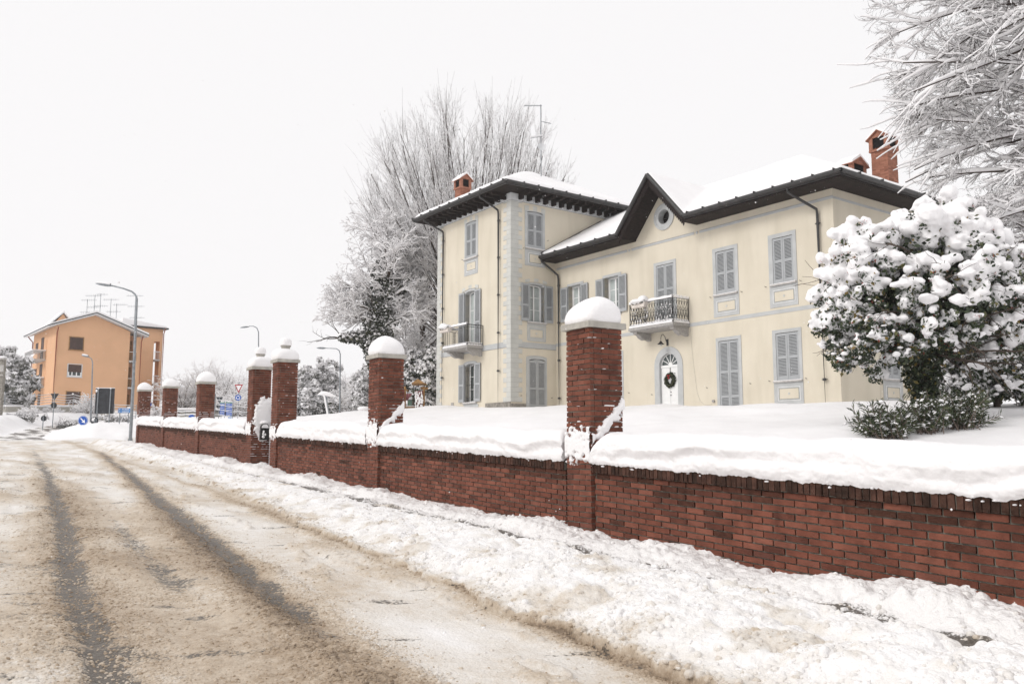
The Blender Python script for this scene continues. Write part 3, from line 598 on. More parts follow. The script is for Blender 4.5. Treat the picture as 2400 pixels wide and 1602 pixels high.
def sash(F, x0, x1, z0, z1, rise, par, nb=2, yy=-.28, dark=False):
    mb = M(); o = arch(x0, x1, z0, z1, rise); w = .06
    i_ = arch(x0 + w, x1 - w, z0 + w, z1 - w, max(rise - .0, 0)) if rise else arch(x0 + w, x1 - w, z0 + w, z1 - w, 0)
    mb.ring(F, o, i_, yy - .03, yy + .03); c = (x0 + x1) / 2
    mb.box(F, c - .05, c + .05, yy - .028, yy + .034, z0 + w, z1 - w)
    for q in ((x0 + w + .03), (x1 - w - .03)): mb.box(F, q - .02, q + .02, yy - .02, yy + .026, z0 + w, z1 - w - rise * .6)
    for k in range(1, nb + 1): zc = z0 + (z1 - z0) * k / (nb + 1); mb.box(F, x0 + w, x1 - w, yy - .02, yy + .022, zc - .015, zc + .015)
    mb.build('window_frame', 'white_paint', par)
    g = M(); g.prism(F, o, yy - .012, yy - .004); g.build('pane', 'window_glass', par)
    if not dark:
        g = M()
        for a, b in ((x0 + w, c - .09), (c + .09, x1 - w)):
            n = 24; xs = np.linspace(a, b, n); Y = yy - .0035 + .0 * xs
            g.add(F([(q, yy - .002, z0 + w) for q in (a, b)] + [(q, yy - .002, z1 - w - rise * .5) for q in (b, a)]), [(0, 1, 2, 3)])
        g.build('curtain', 'curtain', par)
def surround(F, mb, x0, x1, z0, z1, ix0, ix1, iz0, iz1, y=.025, rise=0):
    mb.ring(F, arch(x0, x1, z0, z1, rise), arch(ix0, ix1, iz0, iz1, rise), -.01, y)
def window(F, x0, x1, z0, z1, style='closed', rise=0, sur=None, panel=None, sill=True, mids=(.48,), key=False, sw=None, head=None, dark=False):
    w = M(); so_ = sur or (x0 - .16, x1 + .16, z0 - .0, z1 + .15)
    surround(F, w, so_[0], so_[1], so_[2], so_[3], x0, x1, max(z0, so_[2] + .001), z1, .022, rise)
    if style != 'closed':                                    # reveal of the opening
        w.ring(F, arch(x0, x1, z0, z1, rise), arch(x0 - .001, x1 + .001, z0 - .001, z1 + .001, rise), -REV, 0, 0)
    po = w.build('window' if z1 - z0 < 2.2 else 'french_window', ['blue_trim', 'cream_stucco', 'pale_quoin'], VL)
    c = (x0 + x1) / 2
    if style == 'closed':
        shutter(F, x0 + .005, c - .004, z0 + .02, z1 - .02, -.04, po, rise * .9, mids, c); shutter(F, c + .004, x1 - .005, z0 + .02, z1 - .02, -.04, po, rise * .9, mids, c)
        b = M(); b.prism(F, arch(x0, x1, z0, z1, rise), -.12, -.06); b.build('backing', 'near_black', po)  # near-black sheet standing in for the shade behind closed shutters
    else:
        sw = sw or (x1 - x0) / 2 + .02
        shutter(F, x0 - sw, x0 - .01, z0 + .02, z1 - .02, .05, po, 0, mids); shutter(F, x1 + .01, x1 + sw, z0 + .02, z1 - .02, .05, po, 0, mids)
        if style == 'grille':
            g = M()
            for k in range(1, 6):
                x = x0 + (x1 - x0) * k / 6
                g.tube(F([(x, -.06, z0), (x, -.06, z1 - .04)]), .009, 5)
            for zz in (z0 + .25, z0 + .9, z1 - .35): g.box(F, x0, x1, -.068, -.052, zz - .008, zz + .008)
            for k in range(5):
                q = np.linspace(0, 2 * np.pi, 12); g.tube(F([(c + .06 * math.cos(a), -.06, z0 + .6 + k * .16 + .07 * math.sin(a)) for a in q]), .007, 4)
            g.build('grille', 'dark_metal', po)
        sash(F, x0 + .01, x1 - .01, z0 + .03, z1 - .01, rise, po, 2, dark=dark)
    if sill:
        s_ = M(); s_.box(F, x0 - .13, x1 + .12, -.02, .10, z0 - .07, z0 - .012); s_.build('sill', 'sill_stone', po)
        s_ = M(); s_.box(F, x0 - .12, x1 + .11, .0, .095, z0 - .014, z0 + .008); s_.build('sill_snow', 'snow', po)
    if panel:
        q0, q1, r0, r1 = panel; g = M(); sx0, sx1, sz0 = so_[0] + .01, so_[1] - .01, so_[2] + .01
        g.ring(F, arch(q0 - .07, q1 + .07, r0 - .07, r1 + .07, 0), arch(q0 - .055, q1 + .055, r0 - .055, r1 + .055, 0), .02, .034, 0)
        g.box(F, q0, q1, .015, .031, r0, r1, 1)
        g.disc(F, (q0 + q1) / 2, (r0 + r1) / 2, .045, .031, .042, 12, 2); g.ring(F, arch(q0 - .012, q1 + .012, r0 - .012, r1 + .012, 0), arch(q0, q1, r0, r1, 0), .02, .037, 3)
        g.build('panel', ['ornament_white', 'cream_stucco', 'pale_quoin', 'quoin_joint'], po)
    if key:                                                    # painted voussoirs over the tower windows
        g = M(); n = 5; hx0, hx1, hz0, hz1 = head
        for i in range(n):
            a = hx0 + (hx1 - hx0) * i / n; b = hx0 + (hx1 - hx0) * (i + 1) / n
            am = lambda x: 0 if rise <= 0 else rise * (1 - ((x - c) / ((hx1 - hx0) / 2)) ** 2)
            g.prism(F, [(a, hz0 + am(a) * .8), (b, hz0 + am(b) * .8), (b, hz1 - rise + am(b)), (a, hz1 - rise + am(a))], -.005, .026 + .002 * (i % 2), i % 2)
        g.build('voussoirs', ['pale_quoin', 'cream_stucco'], po)
    return po
# walls
mb = M()
hTL = [(3.12, 4.12, 3.3, 6.5), (3.10, 4.10, .45, 2.50), (3.09, 4.10, 8.05, 10.03)]
hTR = [(1.11, 2.08, 4.33, 6.28), (1.0, 2.0, 8.08, 10.0), (1.09, 2.14, -.2, 2.5)]
wall_with_holes(mb, TL, .001, 7.0, -1.3, 10.75, hTL, .4); wall_with_holes(mb, TR, .001, 7.6, -1.3, 10.75, hTR, .4)
mb.box(TL, 6.6, 7.0, -7.6, -.4, -1.3, 10.75); mb.box(TL, .4, 6.6, -7.6, -7.2, -1.3, 10.75); mb.box(TL, .4, 6.6, -7.2, -.4, 10.3, 10.7)
hM = [(1.02, 2.04, 4.35, 6.15), (3.70, 4.74, 4.35, 6.15), (7.13, 8.18, 3.36, 6.12), (10.52, 11.50, 4.34, 6.12), (13.33, 14.25, 4.34, 6.12),
      (10.55, 11.56, -.9, 2.43), (13.33, 14.34, .65, 2.45), (3.75, 4.8, -.9, 2.42), (7.2, 8.3, -.9, 2.2)]
wall_with_holes(mb, MF, 0, 16.0, -1.8, 7.5, hM, .4)
# gable over the door with a round opening
oc, oz, orr = 7.68, 8.25, .36
gz_ = [(5.72, 7.5), (9.72, 7.5), (7.72, 9.60)]
mb.prism(MF, [(5.72, 7.5), (oc - orr, 7.5), (oc - orr, 9.25), ], -.4, 0)
mb.prism(MF, [(oc + orr, 7.5), (9.72, 7.5), (oc + orr, 9.3)], -.4, 0)
ns = 16
arcl = [(oc + orr * math.cos(q), oz + orr * math.sin(q)) for q in np.linspace(-math.pi, 0, ns)]
mb.prism(MF, [(oc - orr, 7.5), (oc + orr, 7.5)] + arcl[::-1], -.4, 0)
arcu = [(oc + orr * math.cos(q), oz + orr * math.sin(q)) for q in np.linspace(math.pi, 0, ns)]
mb.prism(MF, arcu + [(oc + orr, 9.3), (7.72, 9.58), (oc - orr, 9.25)], -.4, 0)
hS = [(2.8, 3.82, .7, 2.45), (2.8, 3.82, 4.34, 6.12)]
wall_with_holes(mb, SF, .4, 8.0, -1.8, 7.5, hS, .4); mb.box(SF, 7.6, 8, -16, -.4, -1.8, 7.5); mb.box(MF, .4, 15.6, -7.6, -.4, 7.2, 7.45)
mb.build('wall', 'cream_stucco', VL)
# plinth
mb = M(); random.seed(5); x = 0
while x < 6.9: b = min(x + random.uniform(.5, .9), 7.0); mb.box(TL, x + .004, b - .004, 0, .05 + random.uniform(0, .01), -.9, .16 + .17 * (x < 2.0) + random.uniform(-.01, .01)); x = b
mb.build('plinth', 'plinth_stone', VL); mb = M(); x = .0
while x < 2.75: b = min(x + random.uniform(.5, .9), 2.8); mb.box(TR, x + .004, b - .004, .0, .05 + random.uniform(0, .01), -.9, .26 + random.uniform(-.01, .01)) if b < 1.0 else None; x = b
mb.build('plinth', 'plinth_stone', VL)
# quoins
mq = M(); mb = M(); k = 0; z = .34
while z < 10.3:
    h = .237; lw, rw = (.62, .68) if k % 2 == 0 else (.34, .46); z1 = min(z + h, 10.38)
    mb.box(TL, -.018, lw, .0, .018, z + .008, z1, 0); mb.box(TR, .0, rw, .0, .0185, z + .008, z1 , 0); mb.box(TL, -.012, lw - .01, .0, .012, z, z + .008, 1); mb.box(TR, 0, rw - .01, 0, .012, z, z + .008, 1)
    lw = .6 if k % 2 == 0 else .34; mq.box(TL, 7.0 - lw, 7.018, 0, .018, z + .008, z1, 0); mq.box(TL, 7.0 - lw + .01, 7.0, 0, .012, z, z + .008, 1); z = z1; k += 1
mb.build('quoins', ['pale_quoin', 'quoin_joint'], VL); mq.build('quoins', ['pale_quoin', 'quoin_joint'], VL)
# string courses
mb = M()
mb.box(TL, .35, 6.6, 0, .015, 3.03, 3.29); mb.box(TR, .4, 2.82, 0, .015, 3.03, 3.30); mb.box(TL, .35, 6.6, 0, .022, 3.01, 3.025, 1); mb.box(TR, .4, 2.82, 0, .022, 3.01, 3.025, 1)
mb.box(MF, .0, 16.015, .0, .015, 3.2, 3.35); mb.box(SF, .0, 8, 0, .015, 3.2, 3.35)
for a, b in ((.1, 5.3), (5.6, 9.4), (9.7, 16.015)): mb.box(MF, a, b, 0, .02, 7.10, 7.19); mb.box(MF, a, b - .0, 0, .03, 7.19, 7.205, 1)
mb.box(SF, 0, 8, 0, .02, 7.10, 7.19)
for x in (5.45, 9.55): mb.disc(MF, x, 7.15, .06, 0, .03, 10)
mb.build('string_course', ['blue_trim', 'ornament_grey'], VL)
# frieze with rosettes under the tower eaves
mb = M(); mb.box(TL, -.02, 7.02, 0, .02, 10.38, 10.75); mb.box(TR, .0, 7.6, 0, .0205, 10.38, 10.75)
mb.box(TL, -.02, 7.02, .0, .03, 10.365, 10.385, 1); mb.box(TR, 0, 7.6, 0, .03, 10.365, 10.385, 1)
for F_, L_ in ((TL, 7.0), (TR, 7.6)):
    x = .62
    while x < L_ - .15:
        mb.disc(F_, x, 10.49, .095, .0, .026, 14, 2); mb.disc(F_, x, 10.49, .07, .0, .030, 10, 1)
        for q in range(5): mb.disc(F_, x + .045 * math.cos(q * 1.257), 10.49 + .045 * math.sin(q * 1.257), .022, .0, .034, 6, 2)
        mb.disc(F_, x, 10.49, .016, .0, .036, 6, 1)
        for s_ in (-.16, .16): mb.disc(F_, x + s_, 10.44, .05, .0, .027, 8, 2); mb.disc(F_, x + s_, 10.445, .028, .0, .03, 8, 1); mb.disc(F_, x + s_, 10.57, .035, .0, .027, 6, 1)
        x += .46
mb.build('frieze', ['frieze_grey', 'ornament_grey', 'ornament_white'], VL)
# windows of the tower
window(TL, 3.09, 4.10, 8.07, 10.03, 'closed', .06, (2.93, 4.22, 7.16, 10.10), (3.14, 3.95, 7.42, 7.80), key=True, head=(2.93, 4.25, 10.02, 10.30))
window(TL, 3.12, 4.12, 3.3, 6.30, 'open', .12, (3.02, 4.22, 3.3, 6.40), None, False, (.42,), True, .54, (2.86, 4.42, 6.32, 6.62))
window(TL, 3.10, 4.10, .45, 2.46, 'grille', .12, (2.95, 4.25, .30, 2.60), None, True, (.45,), sw=.52, dark=True)
mb = M(); mb.box(TL, 2.82, 4.12, 0, .03, .1, .33); mb.build('apron', 'blue_trim', VL)
window(TR, 1.0, 2.0, 8.08, 9.98, 'closed', .06, (.86, 2.13, 7.17, 10.05), (1.15, 1.85, 7.35, 7.76), key=True, head=(.85, 2.15, 9.97, 10.27))
window(TR, 1.11, 2.08, 4.33, 6.26, 'open', .10, (1.02, 2.18, 4.2, 6.34), None, True, (.42,), True, .50, (.88, 2.24, 6.30, 6.55))
mb = M(); mb.ring(TR, arch(1.0, 2.16, 3.38, 4.2, 0), arch(1.06, 2.10, 3.44, 4.14, 0), 0, .03, 0); mb.ring(TR, arch(1.06, 2.10, 3.44, 4.14, 0), arch(1.12, 2.04, 3.5, 4.06, 0), 0, .02, 1); mb.ring(TR, arch(1.12, 2.04, 3.5, 4.06, 0), arch(1.17, 1.97, 3.57, 3.96, 0), 0, .03, 0)
mb.disc(TR, 1.57, 3.77, .05, 0, .02, 12, 1); mb.build('apron', ['blue_trim', 'pale_quoin'], VL)
window(TR, 1.09, 2.14, -.2, 2.50, 'closed', .10, (.93, 2.22, -.3, 2.66), None, False, (.14, .45,))
# windows of the main wing
window(MF, 1.02, 2.04, 4.35, 6.13, 'open', 0, (.95, 2.18, 4.3, 6.24), None, True, (.45,))
window(MF, 3.70, 4.74, 4.35, 6.13, 'open', 0, (3.6, 4.87, 4.3, 6.25), None, True, (.45,))
window(MF, 7.13, 8.18, 3.36, 6.12, 'closed', 0, (6.99, 8.32, 3.36, 6.26), None, False, (.16, .6))
window(MF, 10.52, 11.50, 4.34, 6.12, 'closed', 0, (10.36, 11.66, 3.42, 6.27), (10.60, 11.46, 3.64, 4.00))
window(MF, 13.33, 14.25, 4.34, 6.12, 'closed', 0, (13.14, 14.40, 3.44, 6.28), (13.37, 14.22, 3.66, 4.03))
window(MF, 10.55, 11.56, -.9, 2.43, 'closed', 0, (10.41, 11.69, -.9, 2.57), None, False, (.32, .62))
window(MF, 13.33, 14.34, .65, 2.45, 'closed', 0, (13.18, 14.47, -.27, 2.58), (13.43, 14.27, -.04, .34))
window(MF, 3.75, 4.80, -.9, 2.42, 'closed', 0, (3.62, 4.93, -.9, 2.57), None, False, (.32, .62))
window(SF, 2.8, 3.82, .7, 2.45, 'closed', 0, (2.65, 3.97, -.22, 2.58), (2.89, 3.70, .0, .37))
window(SF, 2.8, 3.82, 4.34, 6.12, 'closed', 0, (2.65, 3.97, 3.44, 6.28), (2.89, 3.70, 3.66, 4.03))
# round window
mb = M(); cir = lambda r, n=28: [(oc + r * math.cos(i * 2 * math.pi / n), oz + r * math.sin(i * 2 * math.pi / n)) for i in range(n)]
mb.ring(MF, cir(.60), cir(.52), -.01, .05, 0); mb.ring(MF, cir(.52), cir(.36), -.01, .03, 0); mb.ring(MF, cir(.363), cir(.33), -.3, .04, 0)
po = mb.build('round_window', ['blue_trim', 'pale_quoin'], VL)
g = M(); g.disc(MF, oc, oz, .36, -.30, -.28, 24); g.build('pane', 'near_black', po)
g = M(); g.box(MF, oc - .02, oc + .02, -.28, -.24, oz - .34, oz + .34); g.box(MF, oc - .34, oc + .34, -.279, -.241, oz - .02, oz + .02); g.build('glazing_bars', 'dark_metal', po)
# front door
mb = M(); dx0, dx1, dc = 7.2, 8.3, 7.75
def da(r, z0=-.9): return [(dc - r, z0), (dc + r, z0)] + [(dc + r * math.cos(q), 1.65 + r * math.sin(q)) for q in np.linspace(0, math.pi, 18)]
mb.ring(MF, da(.83), da(.55), -.01, .03); mb.ring(MF, da(.551), da(.535), -.16, .028)
for sg in (1, -1):                                             # spandrels beside the arch
    pts = [(dc + sg * .56, 1.65), (dc + sg * .56, 2.21)] + [(dc + sg * .548 * math.cos(q), 1.65 + .548 * math.sin(q)) for q in np.linspace(math.pi / 2, 0, 9)]
    mb.prism(MF, pts, -.2, .001)
po = mb.build('front_door', 'blue_trim', VL)
g = M(); g.box(MF, 7.21, dc - .004, -.15, -.10, -.9, 1.58); g.box(MF, dc + .004, 8.29, -.15, -.10, -.9, 1.58)
for zz in np.arange(-.7, 1.5, .285): g.box(MF, 7.26, dc - .04, -.10, -.088, zz + .015, zz + .27); g.box(MF, dc + .04, 8.24, -.10, -.088, zz + .015, zz + .27)
g.box(MF, 7.21, 8.29, -.15, -.07, 1.58, 1.68); g.build('leaf', 'white_paint', po)
g = M(); g.disc(MF, dc + .03, .52, .022, -.09, -.06, 10); g.disc(MF, dc + .03, .38, .022, -.09, -.05, 10); g.build('lock', 'dark_metal', po)
g = M(); g.prism(MF, [(dc + .54 * math.cos(q), 1.68 + .50 * math.sin(q)) for q in np.linspace(0, math.pi, 18)], -.15, -.13); g.build('fanlight', 'window_glass', po)
g = M(); g.disc(MF, dc, 1.70, .11, -.129, -.10, 16)
for q in np.linspace(0, math.pi, 7): g.prism(MF, [(dc + .08 * math.cos(q) - .014 * math.sin(q), 1.68 + .08 * math.sin(q) + .014 * math.cos(q)), (dc + .08 * math.cos(q) + .014 * math.sin(q), 1.68 + .08 * math.sin(q) - .014 * math.cos(q)),
    (dc + .52 * math.cos(q) + .014 * math.sin(q), 1.68 + .49 * math.sin(q) - .014 * math.cos(q)), (dc + .52 * math.cos(q) - .014 * math.sin(q), 1.68 + .49 * math.sin(q) + .014 * math.cos(q))], -.129, -.11)
g.ring(MF, [(dc + .54 * math.cos(q), 1.66 + .54 * math.sin(q)) for q in np.linspace(-.01, math.pi + .01, 18)], [(dc + .50 * math.cos(q), 1.67 + .49 * math.sin(q)) for q in np.linspace(0, math.pi, 18)], -.13, -.105)
g.build('fanlight_bars', 'white_paint', po)
# roofs ------------------------------------------------------------
PT = .56
def main_h(s, w):
    a = 7.72 + PT * np.minimum(np.minimum(w + 1.0, 8.9 - w), 17.0 - s)
    d = 9.93 - 1.10 * np.abs(s - 7.72)
    return np.where((w < 6), np.maximum(a, d), a)
def tow_h(u, w): return 10.97 + .52 * np.minimum(np.minimum(w + 1.0, 8.6 - w), np.minimum(u + 1.0, 8.0 - u))
def snow_roof(F, hf, xs, ws, th, mb, seed, drop=.0):
    X, Wd = np.meshgrid(xs, ws, indexing='ij'); Hh = hf(X, Wd)
    ed = np.minimum(np.minimum(X - xs[0] if seed == 1 else X - xs[0] + 9, xs[-1] - X), np.minimum(Wd - ws[0], ws[-1] - Wd))
    ed = np.clip(ed / .22, 0, 1); rd = np.sqrt(np.clip(1 - (1 - ed) ** 2, 0, 1))
    Zt = Hh + th * (.0 + 1.0 * rd) * (1 + .15 * fbm(X * .8, Wd * .8, 3, seed)) + .015 * fbm(X * 3, Wd * 3, 2, seed + 3)
    V = F(np.stack([X, -Wd, Zt], -1).reshape(-1, 3)).reshape(X.shape + (3,)); mb.grid(V)
def smoothed(hf, k=.18):
    def g(a, b):
        r = 0
        for dx in (-k, 0, k):
            for dy in (-k, 0, k): r = r + hf(a + dx, b + dy)
        return r / 9
    return g
mb = M(); snow_roof(TL, smoothed(tow_h), np.concatenate([[-1.04, -1.0, -.95], np.arange(-.88, 8, .12), [8.0, 8.04]]), np.concatenate([[-1.04, -1, -.95], np.arange(-.88, 8.6, .12), [8.6, 8.64]]), .18, mb, 1)
sn1 = mb
mb.build('roof_snow', 'snow', VL)
mb = M()
xs = np.concatenate([np.arange(0.02, 17.0, .1), [17.0, 17.03]]); ws = np.concatenate([[-1.04, -1, -.95], np.arange(-.88, 8.9, .1), [8.9, 8.94]])
snow_roof(MF, main_h, xs, ws, .17, mb, 2); mb.build('roof_snow', 'snow', VL)
# roof slabs below the snow
mb = M()
def roofslab(F, pts):
    lo = [(a, b, c - .10) for a, b, c in pts]; k = len(pts)
    mb.add(F(list(pts) + lo), [tuple(range(k)), tuple(range(k, 2 * k))[::-1]] + [(i, (i + 1) % k, k + (i + 1) % k, k + i) for i in range(k)])
rT = 10.96 + .52 * 4.5; c1, c2 = (3.5, -3.5, rT), (3.5, -4.1, rT)
E4 = [(-1, 1, 10.96), (8, 1, 10.96), (8, -8.6, 10.96), (-1, -8.6, 10.96)]
roofslab(TL, [E4[0], E4[1], c1]); roofslab(TL, [E4[1], E4[2], c2, c1]); roofslab(TL, [E4[2], E4[3], c2]); roofslab(TL, [E4[3], E4[0], c1, c2])
rM = 7.70 + PT * 4.95; sr = 17 - 4.95
roofslab(MF, [(0, 1, 7.70), (5.7, 1, 7.70), (7.72, -3.0, 9.93), (9.74, 1, 7.70), (17, 1, 7.70), (sr, -3.95, rM), (0, -3.95, rM)])
roofslab(MF, [(17, 1, 7.70), (17, -8.9, 7.70), (sr, -3.95, rM)]); roofslab(MF, [(0, -3.95, rM), (sr, -3.95, rM), (17, -8.9, 7.7), (0, -8.9, 7.7)])
roofslab(MF, [(5.68, 1, 7.68), (7.72, 1, 9.92), (7.72, -3, 9.92)]); roofslab(MF, [(9.76, 1, 7.68), (7.72, -3, 9.92), (7.72, 1, 9.92)])
mb.build('roof', 'dark_wood', VL)
# eaves: boarded soffit, valance, gutters
mb = M()
mb.box(TL, -.98, 7.98, .0, .98, 10.76, 10.82); mb.box(TR, .0, 8.58, .0, .98, 10.765, 10.825); mb.box(TL, 7.0, 7.98, -8.58, 0, 10.76, 10.82)
x = .35
while x < 6.95: mb.box(TL, x, x + .13, .02, .90, 10.60, 10.76); mb.prism(TL, [(x, 10.44 + .16), (x + .13, 10.6), (x + .13, 10.45), (x, 10.45)], .022, .32); x += .52
x = .45
while x < 7.5: mb.box(TR, x, x + .13, .02, .90, 10.60, 10.765); mb.prism(TR, [(x, 10.44 + .16), (x + .13, 10.6), (x + .13, 10.45), (x, 10.45)], .022, .32); x += .52
mb.box(MF, 0.01, 5.9, 0, .96, 7.48, 7.56); mb.box(MF, 9.55, 16.98, 0, .96, 7.48, 7.56); mb.box(SF, .0, 8.9, 0, .96, 7.485, 7.565)
# gable soffit: two thick raking boards running out over the wall
for sg in (-1, 1):
    P = lambda d, z: (7.72 + sg * d, z)
    pl = [P(2.02, 7.66), P(0, 9.88), P(0, 9.60), P(1.86, 7.50)]
    mb.prism(MF, pl if sg > 0 else pl[::-1], 0, .97)
mb.build('soffit', 'dark_wood', VL)
mb = M()
def scallops(F, pts_a, pts_b, y, dz=.16):
    pa, pb_ = np.array(pts_a), np.array(pts_b); L = np.linalg.norm(pb_ - pa); n = int(L / .13)
    for i in range(n):
        a = pa + (pb_ - pa) * i / n; b = pa + (pb_ - pa) * (i + 1) / n; c = (a + b) / 2
        mb.prism(F, [(a[0], a[1] + .05), (a[0], a[1] - dz * .45), (a[0] * .65 + c[0] * .35, c[1] - dz * .75), (c[0], c[1] - dz), (b[0] * .65 + c[0] * .35, c[1] - dz * .75), (b[0], b[1] - dz * .45), (b[0], b[1] + .05)], y, y + .025)
scallops(MF, (9.72, 7.62), (16.95, 7.62), .93); scallops(MF, (.05, 7.62), (5.7, 7.62), .93); scallops(SF, (-.95, 7.62), (8.9, 7.62), .93)
scallops(MF, (7.74, 9.62), (9.72, 7.45), .93, .22); scallops(MF, (5.72, 7.45), (7.70, 9.62), .93, .22)
mb.build('valance', 'dark_wood', VL)
mb = M()
def gutter(F, pts):
    mb.tube(F(pts), .085, 8)
gy = 1.05
mb.tube(TL([(-1.05, gy, 10.90), (8.05, gy, 10.90)]), .09, 8); mb.tube(TR([(-1.05, gy, 10.90), (8.65, gy, 10.90)]), .09, 8)
mb.box(TL, -1.02, 8.02, .98, 1.03, 10.76, 10.98); mb.box(TR, -.98, 8.6, .981, 1.031, 10.76, 10.98)
for pth in ([(0.0, gy, 7.68), (5.68, gy, 7.68), (7.72, gy, 9.96), (9.76, gy, 7.68), (17.05, gy, 7.68)],):
    for a, b in zip(pth[:-1], pth[1:]): mb.tube(MF([a, b]), .09, 8)
mb.tube(SF([(-1.05, gy, 7.68), (8.9, gy, 7.68)]), .09, 8)
mb.box(MF, 0, 5.7, .97, 1.02, 7.55, 7.76); mb.box(MF, 9.74, 17.02, .97, 1.02, 7.55, 7.76); mb.box(SF, -.97, 8.9, .971, 1.021, 7.55, 7.76)
for F_, n_, z_, a_, b_ in ((TL, 10, 10.9, -.9, 8), (TR, 10, 10.9, 0, 8), (MF, 6, 7.68, .3, 5.3), (MF, 9, 7.68, 10, 16.8), (SF, 7, 7.68, 0, 8.6)):
    for x in np.linspace(a_, b_, n_): mb.box(F_, x, x + .03, 1.0, 1.16, z_ + .03, z_ + .12)
mb.tube(TR([(1.86, .1, 7.86), (5.9, .1, 10.13)]), .075, 6)            # flashing where the lower roof meets the tower
mb.build('gutter', 'gutter_metal', VL)
def downpipe(F, x, ztop, zbot, y0, dx=.0):
    mb = M(); q = [(x - dx, y0, ztop), (x - dx, y0 - .06, ztop - .22), (x - dx * .6, y0 * .55, ztop - .50), (x, .14, ztop - .86), (x, .11, ztop - 1.05), (x, .11, zbot)]
    mb.tube(F(q), .052, 8); z = ztop - 1.4
    while z > zbot: mb.box(F, x - .10, x + .10, .06, .13, z, z + .03); mb.tube(F([(x, .11, z - .03), (x, .11, z + .06)]), .06, 8); z -= 1.9
    mb.build('downpipe', 'gutter_metal', VL)
downpipe(TL, 6.28, 10.88, -.9, 1.02, -.7); downpipe(TL, .93, 10.88, -.9, 1.02, -.4); downpipe(MF, .36, 7.66, -1.2, 1.02, .25); downpipe(MF, 15.42, 7.66, -1.2, 1.02, .6)
